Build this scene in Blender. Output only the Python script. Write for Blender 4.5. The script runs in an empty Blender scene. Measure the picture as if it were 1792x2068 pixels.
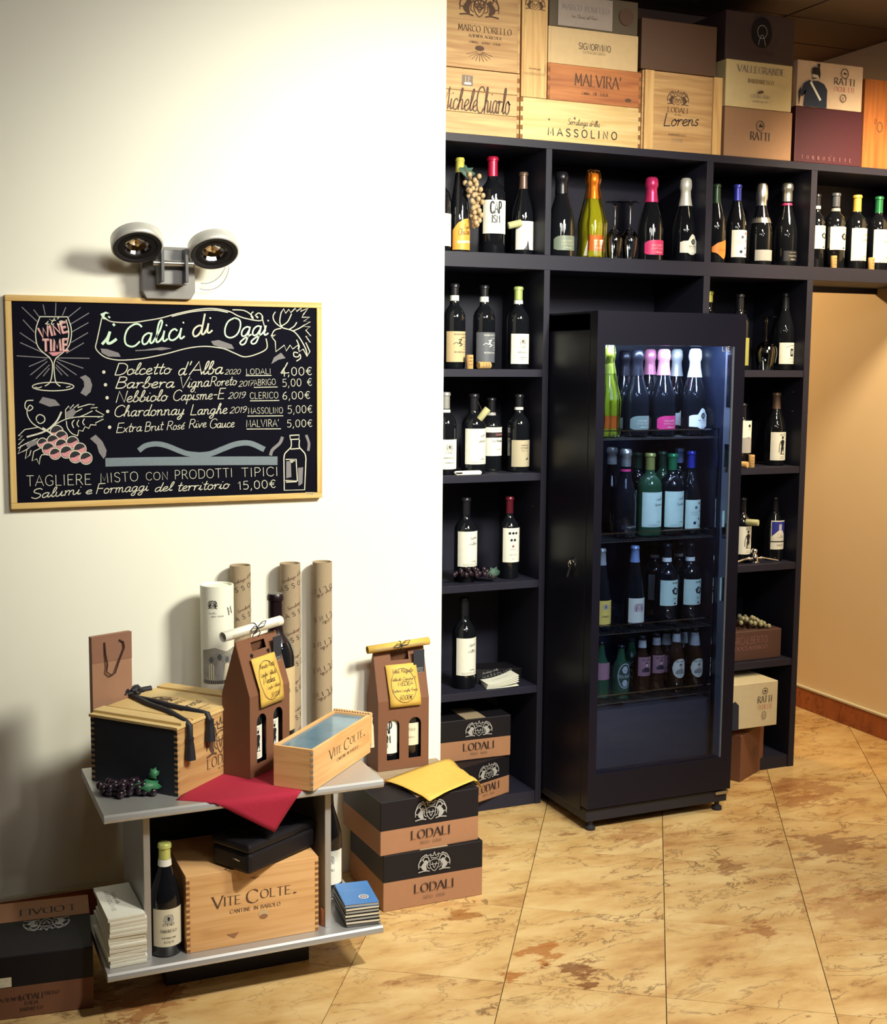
import bpy, bmesh, math, random
from mathutils import Vector, Matrix
random.seed(7)
PI = math.pi
S = bpy.context.scene
COL = S.collection

# ------------------------------------------------------------------ camera
W, H = 1792, 2068
CF, CPITCH, CROLL, CYAW, CCX, CCY, CH = 2529.87, 0.112317, 0.0063158, 1.172368, 845.595, 1016.357, 1.5
def _cam_axes():
    c, s = math.cos(CPITCH), math.sin(CPITCH)
    f = Vector((0, c, -s)); u = Vector((0, s, c)); r = Vector((1, 0, 0))
    cr, sr = math.cos(CROLL), math.sin(CROLL)
    r2 = r * cr + u * sr; u2 = u * cr - r * sr
    ax = Vector((math.sin(CYAW), math.cos(CYAW), 0)); ay = Vector((-math.cos(CYAW), math.sin(CYAW), 0)); az = Vector((0, 0, 1))
    w = lambda v: Vector((ax.dot(v), ay.dot(v), az.dot(v)))
    return w(r2), w(u2), w(f)
CR, CU, CFW = _cam_axes()
cam_d = bpy.data.cameras.new('camera'); cam = bpy.data.objects.new('camera', cam_d); COL.objects.link(cam)
cam_d.sensor_fit = 'AUTO'; cam_d.sensor_width = 36; cam_d.lens = CF / H * 36
cam_d.shift_x = (W / 2 - CCX) / H; cam_d.shift_y = -(H / 2 - CCY) / H
cam_d.clip_start = 0.05
m = Matrix.Identity(4)
for i in range(3):
    m[i][0] = CR[i]; m[i][1] = CU[i]; m[i][2] = -CFW[i]
m[2][3] = CH
cam.matrix_world = m
S.camera = cam

def ray(x, y):
    return CFW + CR * ((x - CCX) / CF) - CU * ((y - CCY) / CF)
def onY(x, y, Y):
    d = ray(x, y); t = Y / d.y
    return Vector((d.x * t, Y, d.z * t + CH))
def onZ(x, y, Z):
    d = ray(x, y); t = (Z - CH) / d.z
    return Vector((d.x * t, d.y * t, Z))

# ------------------------------------------------------------------ world, light, exposure
wd = bpy.data.worlds.new('world'); S.world = wd; wd.use_nodes = True
wd.node_tree.nodes['Background'].inputs[0].default_value = (0.5, 0.55, 0.8, 1)
wd.node_tree.nodes['Background'].inputs[1].default_value = 0.02
S.view_settings.view_transform = 'Standard'; S.view_settings.look = 'None'
S.view_settings.gamma = 1; S.view_settings.use_curve_mapping = False
S.view_settings.exposure = 0.0

def spot(name, loc, aim, energy, angle, blend, color, size=0.03):
    l = bpy.data.lights.new(name, 'SPOT'); l.energy = energy; l.spot_size = math.radians(angle)
    l.spot_blend = blend; l.color = color; l.shadow_soft_size = size
    o = bpy.data.objects.new(name, l); COL.objects.link(o); o.location = loc
    o.rotation_euler = (Vector(aim) - Vector(loc)).to_track_quat('-Z', 'Y').to_euler()
    return o
WARM = (1, 0.90, 0.72)
spot('ceiling_spot', (2.1, 1.3, 2.62), (1.45, 3.36, 1.40), 600, 72, 1.0, (1, 0.97, 0.77), 0.28)
spot('ceiling_spot', (0.7, 0.9, 2.62), (0.65, 3.36, 2.0), 75, 76, 1.0, (1, 0.96, 0.86), 0.22)
spot('ceiling_spot', (1.45, 1.0, 2.65), (1.55, 2.25, 0.0), 430, 64, 1.0, (1, 0.94, 0.82), 0.08)
spot('ceiling_spot', (2.2, 1.9, 2.62), (2.15, 3.66, 1.85), 95, 60, 0.8, (1, 0.93, 0.75), 0.05)
spot('ceiling_spot', (3.1, 2.85, 2.62), (3.65, 4.0, 0.9), 190, 90, 0.6, (1, 0.80, 0.50), 0.16)
spot('back_room_spot', (2.7, 5.4, 2.6), (3.65, 4.3, 1.3), 150, 90, 0.8, (1, 0.66, 0.30), 0.1)
for _x, _y in ((0.3, 1.0), (1.1, 0.2), (2.8, 0.2), (1.9, -1.2)):
    spot('ceiling_spot', (_x, _y, 2.66), (2.2, 3.6, 1.1), 18, 75, 0.5, (1, 0.95, 0.88), 0.07)

# ------------------------------------------------------------------ materials
def lin(hexs):
    r = [int(hexs[i:i + 2], 16) / 255 for i in (0, 2, 4)]
    return tuple(c / 12.92 if c <= 0.04045 else ((c + 0.055) / 1.055) ** 2.4 for c in r) + (1,)
MATS = {}
def mat(name, color, rough=0.5, metal=0.0, var=0.08, scale=40.0, bump=0.0, spec=0.5, **kw):
    """plain procedural surface: colour modulated by noise"""
    if name in MATS: return MATS[name]
    m = bpy.data.materials.new(name); m.use_nodes = True; nt = m.node_tree; N = nt.nodes; L = nt.links
    b = N['Principled BSDF']
    if isinstance(color, str): color = lin(color)
    tc = N.new('ShaderNodeTexCoord'); nz = N.new('ShaderNodeTexNoise'); nz.inputs['Scale'].default_value = scale
    nz.inputs['Detail'].default_value = 3
    L.new(tc.outputs['Object'], nz.inputs['Vector'])
    mx = N.new('ShaderNodeMix'); mx.data_type = 'RGBA'
    mx.inputs[6].default_value = tuple(c * (1 - var) for c in color[:3]) + (1,)
    mx.inputs[7].default_value = tuple(min(1, c * (1 + var)) for c in color[:3]) + (1,)
    L.new(nz.outputs['Fac'], mx.inputs[0]); L.new(mx.outputs[2], b.inputs['Base Color'])
    b.inputs['Roughness'].default_value = rough; b.inputs['Metallic'].default_value = metal
    b.inputs['Specular IOR Level'].default_value = spec
    if bump:
        bp = N.new('ShaderNodeBump'); bp.inputs['Strength'].default_value = bump; bp.inputs['Distance'].default_value = 0.002
        L.new(nz.outputs['Fac'], bp.inputs['Height']); L.new(bp.outputs[0], b.inputs['Normal'])
    for k, v in kw.items(): b.inputs[k.replace('_', ' ')].default_value = v
    MATS[name] = m; return m
def emit(name, color, strength):
    if name in MATS: return MATS[name]
    m = bpy.data.materials.new(name); m.use_nodes = True; b = m.node_tree.nodes['Principled BSDF']
    b.inputs['Base Color'].default_value = color; b.inputs['Emission Color'].default_value = color
    b.inputs['Emission Strength'].default_value = strength
    MATS[name] = m; return m
def wood(name, color, dark, vert=False, knots=0.6, rough=0.55, scale=1.0):
    if name in MATS: return MATS[name]
    m = bpy.data.materials.new(name); m.use_nodes = True; nt = m.node_tree; N = nt.nodes; L = nt.links
    b = N['Principled BSDF']; b.inputs['Roughness'].default_value = rough
    tc = N.new('ShaderNodeTexCoord'); mp = N.new('ShaderNodeMapping')
    mp.inputs['Scale'].default_value = (40, 40, 2.5) if vert else (2.5, 2.5, 40)
    oi = N.new('ShaderNodeObjectInfo'); ad = N.new('ShaderNodeVectorMath'); ad.operation = 'ADD'
    L.new(tc.outputs['Object'], ad.inputs[0]); L.new(oi.outputs['Random'], ad.inputs[1])
    L.new(ad.outputs[0], mp.inputs[0])
    nz = N.new('ShaderNodeTexNoise'); nz.inputs['Scale'].default_value = 1.4 * scale; nz.inputs['Detail'].default_value = 5
    nz.inputs['Distortion'].default_value = 0.6
    L.new(mp.outputs[0], nz.inputs['Vector'])
    cr = N.new('ShaderNodeValToRGB'); cr.color_ramp.elements[0].position = 0.33; cr.color_ramp.elements[1].position = 0.62
    cr.color_ramp.elements[0].color = lin(dark); cr.color_ramp.elements[1].color = lin(color)
    L.new(nz.outputs['Fac'], cr.inputs[0])
    vo = N.new('ShaderNodeTexVoronoi'); vo.inputs['Scale'].default_value = 1.0
    mp2 = N.new('ShaderNodeMapping'); mp2.inputs['Scale'].default_value = (7, 7, 5) if vert else (5, 5, 9)
    L.new(ad.outputs[0], mp2.inputs[0]); L.new(mp2.outputs[0], vo.inputs['Vector'])
    cr2 = N.new('ShaderNodeValToRGB'); cr2.color_ramp.elements[0].position = 0.03; cr2.color_ramp.elements[1].position = 0.13
    cr2.color_ramp.elements[0].color = (knots, knots, knots, 1); cr2.color_ramp.elements[1].color = (0, 0, 0, 1)
    L.new(vo.outputs['Distance'], cr2.inputs[0])
    mx = N.new('ShaderNodeMix'); mx.data_type = 'RGBA'; mx.inputs[7].default_value = lin('6b3d1c')
    L.new(cr2.outputs[0], mx.inputs[0]); L.new(cr.outputs[0], mx.inputs[6]); L.new(mx.outputs[2], b.inputs['Base Color'])
    MATS[name] = m; return m
def marble(name, cols, vein, rough=0.25, scale=1.0, stains=()):
    m = bpy.data.materials.new(name); m.use_nodes = True; nt = m.node_tree; N = nt.nodes; L = nt.links
    b = N['Principled BSDF']; b.inputs['Roughness'].default_value = rough
    ge = N.new('ShaderNodeNewGeometry'); oi = N.new('ShaderNodeObjectInfo')
    ml = N.new('ShaderNodeMath'); ml.operation = 'MULTIPLY'; ml.inputs[1].default_value = 7.0
    L.new(oi.outputs['Random'], ml.inputs[0])
    ad = N.new('ShaderNodeVectorMath'); ad.operation = 'ADD'
    L.new(ge.outputs['Position'], ad.inputs[0]); L.new(ml.outputs[0], ad.inputs[1])
    mp = N.new('ShaderNodeMapping'); mp.inputs['Rotation'].default_value = (0, 0, 0.6); mp.inputs['Scale'].default_value = (1, 2.2, 1)
    L.new(ad.outputs[0], mp.inputs[0])
    n1 = N.new('ShaderNodeTexNoise'); n1.inputs['Scale'].default_value = 4.2 * scale; n1.inputs['Detail'].default_value = 6
    n1.inputs['Roughness'].default_value = 0.6
    L.new(mp.outputs[0], n1.inputs['Vector'])
    cr = N.new('ShaderNodeValToRGB'); e = cr.color_ramp.elements
    e[0].position = 0.28; e[0].color = lin(cols[2]); e[1].position = 0.68; e[1].color = lin(cols[0])
    em = e.new(0.45); em.color = lin(cols[1])
    L.new(n1.outputs['Fac'], cr.inputs[0])
    # veins: thin bands of a distorted noise around its middle value
    n2 = N.new('ShaderNodeTexNoise'); n2.inputs['Scale'].default_value = 4.2 * scale; n2.inputs['Detail'].default_value = 9
    n2.inputs['Roughness'].default_value = 0.62; n2.inputs['Distortion'].default_value = 0.7
    L.new(mp.outputs[0], n2.inputs['Vector'])
    s1 = N.new('ShaderNodeMath'); s1.operation = 'SUBTRACT'; s1.inputs[1].default_value = 0.5
    a1 = N.new('ShaderNodeMath'); a1.operation = 'ABSOLUTE'
    L.new(n2.outputs['Fac'], s1.inputs[0]); L.new(s1.outputs[0], a1.inputs[0])
    r2 = N.new('ShaderNodeValToRGB'); r2.color_ramp.elements[0].position = 0.0; r2.color_ramp.elements[0].color = (1, 1, 1, 1)
    r2.color_ramp.elements[1].position = 0.015; r2.color_ramp.elements[1].color = (0, 0, 0, 1)
    L.new(a1.outputs[0], r2.inputs[0])
    n3 = N.new('ShaderNodeTexNoise'); n3.inputs['Scale'].default_value = 2.2 * scale; n3.inputs['Detail'].default_value = 2
    L.new(ad.outputs[0], n3.inputs['Vector'])
    r3 = N.new('ShaderNodeValToRGB'); r3.color_ramp.elements[0].position = 0.34; r3.color_ramp.elements[1].position = 0.6
    L.new(n3.outputs['Fac'], r3.inputs[0])
    mm = N.new('ShaderNodeMath'); mm.operation = 'MULTIPLY'; L.new(r2.outputs[0], mm.inputs[0]); L.new(r3.outputs[0], mm.inputs[1])
    m2 = N.new('ShaderNodeMath'); m2.operation = 'MULTIPLY'; m2.inputs[1].default_value = 0.75; L.new(mm.outputs[0], m2.inputs[0])
    mx = N.new('ShaderNodeMix'); mx.data_type = 'RGBA'; mx.inputs[7].default_value = lin(vein)
    L.new(m2.outputs[0], mx.inputs[0]); L.new(cr.outputs[0], mx.inputs[6])
    # rusty blotches
    n4 = N.new('ShaderNodeTexNoise'); n4.inputs['Scale'].default_value = 2.6 * scale; n4.inputs['Detail'].default_value = 7
    n4.inputs['Roughness'].default_value = 0.7; L.new(mp.outputs[0], n4.inputs['Vector'])
    r4 = N.new('ShaderNodeValToRGB'); r4.color_ramp.elements[0].position = 0.61; r4.color_ramp.elements[1].position = 0.68
    r4.color_ramp.elements[1].color = (0.7, 0.7, 0.7, 1)
    L.new(n4.outputs['Fac'], r4.inputs[0])
    mx2 = N.new('ShaderNodeMix'); mx2.data_type = 'RGBA'; mx2.inputs[7].default_value = lin('7a4226')
    L.new(r4.outputs[0], mx2.inputs[0]); L.new(mx.outputs[2], mx2.inputs[6]); last = mx2.outputs[2]
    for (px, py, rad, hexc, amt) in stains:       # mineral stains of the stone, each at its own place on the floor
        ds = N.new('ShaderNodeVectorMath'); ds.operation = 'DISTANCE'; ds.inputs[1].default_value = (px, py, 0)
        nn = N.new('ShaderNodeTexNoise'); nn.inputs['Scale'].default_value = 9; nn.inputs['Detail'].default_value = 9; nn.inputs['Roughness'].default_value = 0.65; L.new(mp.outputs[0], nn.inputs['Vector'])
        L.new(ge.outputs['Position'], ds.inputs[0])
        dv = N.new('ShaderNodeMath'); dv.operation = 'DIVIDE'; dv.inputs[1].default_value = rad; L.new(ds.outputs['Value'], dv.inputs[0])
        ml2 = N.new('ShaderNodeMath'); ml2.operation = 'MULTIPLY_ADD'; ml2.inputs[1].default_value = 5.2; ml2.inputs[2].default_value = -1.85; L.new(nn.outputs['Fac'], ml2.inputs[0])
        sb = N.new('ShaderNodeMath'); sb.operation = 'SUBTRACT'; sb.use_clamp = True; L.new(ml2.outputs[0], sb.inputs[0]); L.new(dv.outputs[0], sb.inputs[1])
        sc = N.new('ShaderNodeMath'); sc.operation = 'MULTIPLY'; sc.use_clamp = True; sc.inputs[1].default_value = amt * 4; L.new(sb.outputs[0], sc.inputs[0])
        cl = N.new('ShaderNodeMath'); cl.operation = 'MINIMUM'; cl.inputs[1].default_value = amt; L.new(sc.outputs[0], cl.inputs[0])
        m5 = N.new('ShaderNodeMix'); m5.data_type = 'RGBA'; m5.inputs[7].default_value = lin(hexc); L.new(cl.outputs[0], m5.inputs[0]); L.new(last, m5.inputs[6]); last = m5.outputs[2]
    L.new(last, b.inputs['Base Color'])
    MATS[name] = m; return m

M_WALL = mat('wall_paint', (0.84, 0.83, 0.76, 1), 0.85, var=0.015, scale=6, bump=0.05)
M_DIM = mat('dark_unseen_wall', (0.10, 0.075, 0.06, 1), 0.7)  # walls out of view, coloured dark to cut bounce light in the room
M_PEACH = mat('peach_wall_paint', (0.86, 0.66, 0.42, 1), 0.8, var=0.03, scale=5, bump=0.05)
M_CEIL = mat('ceiling_panel', (0.12, 0.085, 0.075, 1), 0.9, var=0.05)
M_CEILGAP = mat('ceiling_gap', (0.03, 0.025, 0.03, 1), 0.9)
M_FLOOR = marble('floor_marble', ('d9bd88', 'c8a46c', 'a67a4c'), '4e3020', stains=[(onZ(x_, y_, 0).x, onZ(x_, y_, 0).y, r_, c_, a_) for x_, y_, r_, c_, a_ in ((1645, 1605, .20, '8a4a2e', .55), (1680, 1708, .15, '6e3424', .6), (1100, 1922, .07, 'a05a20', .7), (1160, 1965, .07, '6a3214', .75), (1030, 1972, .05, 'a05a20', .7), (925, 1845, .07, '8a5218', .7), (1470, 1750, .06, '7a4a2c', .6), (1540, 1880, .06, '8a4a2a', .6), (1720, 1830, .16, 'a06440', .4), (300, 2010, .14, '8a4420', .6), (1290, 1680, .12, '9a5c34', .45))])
M_GROUT = mat('grout', '5a4028', 0.9)
M_TERRA = marble('terracotta_marble', ('b5673a', '9a5230', '7c3c24'), '5a2a18', 0.35)
M_SHELF = mat('shelf_laminate', (0.018, 0.018, 0.034, 1), 0.5, var=0.06, scale=60, spec=0.25)
M_BLACK = mat('black_lacquer', (0.006, 0.006, 0.014, 1), 0.35, var=0.05, spec=0.25)
M_BLACKM = mat('black_matt', (0.010, 0.010, 0.018, 1), 0.6)
M_GLASSB = mat('dark_bottle_glass', (0.006, 0.007, 0.010, 1), 0.04, var=0.02, spec=0.6)
M_GREENB = mat('green_bottle_glass', (0.02, 0.06, 0.03, 1), 0.05, var=0.02, spec=0.6)
M_BEER = mat('brown_bottle_glass', (0.03, 0.012, 0.006, 1), 0.05, var=0.02, spec=0.6)
M_PINE = wood('pale_pine', 'e0c68e', 'cba86c')
M_PINE2 = wood('orange_pine', 'cca672', 'b28655')
M_PINEV = wood('pine_upright', 'ddb87c', 'c89a60', vert=True)
M_PINEO = wood('orange_pine_upright', 'a8632c', '8a4c20', vert=True)
M_PINER = wood('red_pine', 'c07a44', '9a5630', knots=0.8)
M_ENDG = mat('end_grain', '8a5c34', 0.8, var=0.2)
M_KRAFT = mat('kraft_card', '9c7052', 0.75, var=0.06, scale=90)
M_KRAFTD = mat('dark_kraft_card', '724a34', 0.75, var=0.06, scale=90)
M_KRAFTL = mat('light_kraft_paper', '9c8a72', 0.75, var=0.05, scale=120)
M_CHAR = mat('charcoal_print', (0.0075, 0.0065, 0.010, 1), 0.5, spec=0.3)
M_SLATE = mat('slate_panel', (0.020, 0.023, 0.036, 1), 0.6)
M_INK = mat('black_ink', (0.012, 0.010, 0.014, 1), 0.6)
M_INKB = mat('brown_ink', (0.10, 0.05, 0.03, 1), 0.7)
M_INKG = mat('grey_ink', (0.22, 0.20, 0.20, 1), 0.7)
M_INKR = mat('red_ink', (0.45, 0.03, 0.05, 1), 0.6)
M_INKW = mat('white_ink', (0.75, 0.74, 0.68, 1), 0.6)
M_INKN = mat('navy_ink', (0.01, 0.02, 0.07, 1), 0.6)
M_SILV = mat('silver_paint', (0.45, 0.45, 0.46, 1), 0.38, 0.55, var=0.03)
M_STEEL = mat('brushed_steel', (0.5, 0.5, 0.5, 1), 0.3, 1.0)
M_CHROME = mat('chrome', (0.85, 0.85, 0.87, 1), 0.08, 1.0)
M_PAPER = mat('white_paper', (0.80, 0.80, 0.72, 1), 0.7, var=0.02)
M_CREAM = mat('cream_paper', (0.66, 0.62, 0.50, 1), 0.7, var=0.03)
M_YELP = mat('yellow_parchment', 'd0aa50', 0.7, var=0.10, scale=60)
M_RED = mat('red_napkin_cloth', (0.33, 0.008, 0.034, 1), 0.9, var=0.12, scale=200, bump=0.2)
M_CORK = mat('cork', 'c09a62', 0.85, var=0.25, scale=150)
M_CORKD = mat('dark_cork', '9a5f3c', 0.85, var=0.25, scale=150)
M_CORKG = mat('pale_cork', 'b9b88a', 0.8, var=0.12, scale=150)
M_FOAM = M_BLACKM
def colmat(key):
    T = {'red': (0.45, 0.01, 0.05), 'pink': (0.62, 0.03, 0.16), 'lpink': (0.75, 0.25, 0.36), 'white': (0.8, 0.8, 0.74),
         'cream': (0.68, 0.64, 0.5), 'yellow': (0.62, 0.58, 0.12), 'olive': (0.30, 0.30, 0.08), 'gold': (0.75, 0.5, 0.1),
         'blue': (0.03, 0.04, 0.35), 'green': (0.02, 0.18, 0.07), 'dgreen': (0.02, 0.05, 0.03), 'brown': (0.13, 0.08, 0.06),
         'black': (0.012, 0.012, 0.018), 'orange': (0.75, 0.22, 0.03), 'amber': (0.72, 0.33, 0.05), 'grey': (0.10, 0.11, 0.14),
         'sage': (0.17, 0.21, 0.17), 'lgreen': (0.45, 0.58, 0.18), 'tan': (0.55, 0.42, 0.24), 'wgreen': (0.62, 0.75, 0.62),
         'lgrey': (0.35, 0.35, 0.35), 'purple': (0.012, 0.005, 0.008), 'bluel': (0.25, 0.35, 0.6), 'maroon': (0.10, 0.008, 0.02),
         'dorange': (0.55, 0.12, 0.03), 'ffgreen': (0.62, 0.66, 0.20), 'beige': (0.48, 0.42, 0.30), 'navy': (0.012, 0.025, 0.06),
         'chalk': (0.60, 0.59, 0.50), 'chalkg': (0.55, 0.72, 0.60), 'chalkp': (0.58, 0.25, 0.28), 'chalkd': (0.20, 0.19, 0.21),
         'chalkb': (0.16, 0.20, 0.24), 'skin': (0.60, 0.42, 0.30), 'rose': (0.32, 0.15, 0.17)}
    return mat('ink_' + key, T[key] + (1,), 0.45 if not key.startswith('chalk') else 0.95, var=0.05 if not key.startswith('chalk') else 0.35, scale=60 if not key.startswith('chalk') else 500)
def foil(key):
    base = colmat(key).node_tree.nodes['Mix'].inputs[7].default_value
    return mat('foil_' + key, tuple(base[:3]) + (1,), 0.32, 0.35 if key not in ('silver',) else 1.0, var=0.1, scale=200)
M_SILVERF = mat('silver_foil', (0.75, 0.75, 0.72, 1), 0.28, 0.9, var=0.15, scale=300, bump=0.3)

def transparent(name, tint, ior=1.45, rough=0.0, clear=0.95):
    """thin clear sheet: fresnel mix of see-through and mirror"""
    m = bpy.data.materials.new(name); m.use_nodes = True; nt = m.node_tree; N = nt.nodes; L = nt.links
    out = N['Material Output']; N.remove(N['Principled BSDF'])
    t = N.new('ShaderNodeBsdfTransparent'); t.inputs[0].default_value = tint
    g = N.new('ShaderNodeBsdfGlossy'); g.inputs['Roughness'].default_value = rough; g.inputs['Color'].default_value = (1, 1, 1, 1)
    fr = N.new('ShaderNodeFresnel'); fr.inputs[0].default_value = ior
    mx = N.new('ShaderNodeMixShader'); L.new(fr.outputs[0], mx.inputs[0]); L.new(t.outputs[0], mx.inputs[1]); L.new(g.outputs[0], mx.inputs[2])
    L.new(mx.outputs[0], out.inputs[0]); MATS[name] = m; return m
M_PANE = transparent('door_glass', (0.72, 0.80, 0.95, 1), 1.28)
M_CELLO = transparent('cellophane', (0.90, 0.90, 0.62, 1), 1.5, 0.12)
M_SHEET = transparent('glass_shelf', (0.86, 0.92, 0.92, 1))
M_BLUEW = mat('blue_window_film', (0.10, 0.19, 0.27, 1), 0.12, 0.0, var=0.4, scale=14)
M_WGLASS = transparent('wine_glass', (0.93, 0.95, 0.97, 1), 1.6, 0.03)

# ------------------------------------------------------------------ mesh builder
class MB:
    def __init__(s): s.v = []; s.f = []; s.m = []
    def add(s, vs, fs, mi=0):
        o = len(s.v); s.v += [tuple(v) for v in vs]; s.f += [tuple(o + i for i in f) for f in fs]; s.m += [mi] * len(fs); return s
    def box(s, x0, x1, y0, y1, z0, z1, mi=0):
        vs = [(x, y, z) for z in (z0, z1) for y in (y0, y1) for x in (x0, x1)]
        return s.add(vs, [(0, 2, 3, 1), (4, 5, 7, 6), (0, 1, 5, 4), (2, 6, 7, 3), (0, 4, 6, 2), (1, 3, 7, 5)], mi)
    def lathe(s, prof, seg=20, mi=0, a0=0.0, a1=2 * PI, c=(0, 0)):
        full = abs(a1 - a0 - 2 * PI) < 1e-6; n = seg if full else seg + 1
        vs = []; fs = []
        for r, z in prof:
            for k in range(n):
                a = a0 + (a1 - a0) * k / seg
                vs.append((c[0] + r * math.sin(a), c[1] - r * math.cos(a), z))
        for i in range(len(prof) - 1):
            for k in range(seg):
                k2 = (k + 1) % n
                fs.append((i * n + k, i * n + k2, (i + 1) * n + k2, (i + 1) * n + k))
        return s.add(vs, fs, mi)
    def tube(s, pts, r, seg=6, mi=0, taper=None, closed=False):
        pts = [Vector(p) for p in pts]; n = len(pts); vs = []; fs = []
        prev = None
        for i, p in enumerate(pts):
            t = (pts[min(i + 1, n - 1)] - pts[max(i - 1, 0)])
            if t.length < 1e-9: t = Vector((0, 0, 1))
            t.normalize()
            if prev is None:
                a = Vector((0, 0, 1)) if abs(t.z) < 0.9 else Vector((1, 0, 0)); u = t.cross(a).normalized()
            else:
                u = (prev - t * prev.dot(t))
                u = u.normalized() if u.length > 1e-6 else t.orthogonal().normalized()
            prev = u; w = t.cross(u)
            rr = r if taper is None else taper[i]
            for k in range(seg):
                a = 2 * PI * k / seg; vs.append(p + (u * math.cos(a) + w * math.sin(a)) * rr)
        for i in range(n - 1):
            for k in range(seg):
                k2 = (k + 1) % seg; fs.append((i * seg + k, i * seg + k2, (i + 1) * seg + k2, (i + 1) * seg + k))
        fs.append(tuple(range(seg - 1, -1, -1))); fs.append(tuple((n - 1) * seg + k for k in range(seg)))
        return s.add(vs, fs, mi)
    def ball(s, c, r, mi=0, seg=10, rings=6, sz=1.0):
        vs = [(c[0], c[1], c[2] - r * sz)]; fs = []
        for i in range(1, rings):
            ph = -PI / 2 + PI * i / rings
            for k in range(seg):
                a = 2 * PI * k / seg; vs.append((c[0] + r * math.cos(ph) * math.cos(a), c[1] + r * math.cos(ph) * math.sin(a), c[2] + r * sz * math.sin(ph)))
        vs.append((c[0], c[1], c[2] + r * sz)); T = len(vs) - 1
        for k in range(seg): fs.append((0, 1 + (k + 1) % seg, 1 + k)); fs.append((T, T - seg + k, T - seg + (k + 1) % seg))
        for i in range(rings - 2):
            for k in range(seg):
                a = 1 + i * seg; k2 = (k + 1) % seg; fs.append((a + k, a + k2, a + seg + k2, a + seg + k))
        return s.add(vs, fs, mi)
    def prism(s, poly, y0, y1, mi=0):
        """polygon in xz extruded along y"""
        n = len(poly); vs = [(x, y0, z) for x, z in poly] + [(x, y1, z) for x, z in poly]
        fs = [tuple(range(n)), tuple(range(2 * n - 1, n - 1, -1))] + [(i, n + i, n + (i + 1) % n, (i + 1) % n) for i in range(n)]
        return s.add(vs, fs, mi)
    def grid(s, fn, nu, nv, mi=0):
        vs = [fn(i / nu, j / nv) for j in range(nv + 1) for i in range(nu + 1)]
        return s.add(vs, [(j * (nu + 1) + i, j * (nu + 1) + i + 1, (j + 1) * (nu + 1) + i + 1, (j + 1) * (nu + 1) + i) for j in range(nv) for i in range(nu)], mi)
    def build(s, name, mats, parent=None, smooth=False, bevel=0.0, off=None):
        me = bpy.data.meshes.new(name)
        vs = s.v if off is None else [(v[0] - off[0], v[1] - off[1], v[2] - off[2]) for v in s.v]
        me.from_pydata(vs, [], s.f)
        for mt in (mats if isinstance(mats, (list, tuple)) else [mats]): me.materials.append(mt)
        me.polygons.foreach_set('material_index', s.m)
        if smooth: me.polygons.foreach_set('use_smooth', [True] * len(s.f))
        me.update()
        o = bpy.data.objects.new(name, me); COL.objects.link(o)
        if parent is not None: o.parent = parent
        if smooth:
            bm = bmesh.new(); bm.from_mesh(me)
            for e in bm.edges:
                if len(e.link_faces) == 2 and e.calc_face_angle(0) > math.radians(50): e.smooth = False
            bm.to_mesh(me); bm.free()
        if bevel:
            b = o.modifiers.new('bevel', 'BEVEL'); b.width = bevel; b.segments = 2; b.limit_method = 'ANGLE'; b.angle_limit = math.radians(50)
        return o

def thing(name, label, cat, loc=(0, 0, 0), rz=0.0, group=None):
    o = bpy.data.objects.new(name, None); COL.objects.link(o); o.empty_display_size = 0.05
    o.location = loc; o.rotation_euler = (0, 0, rz); o['label'] = label; o['category'] = cat
    if group: o['group'] = group
    return o
def tag(o, label, cat, group=None):
    o['label'] = label; o['category'] = cat
    if group: o['group'] = group
    return o
def struct(o): o['kind'] = 'structure'; return o

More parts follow.
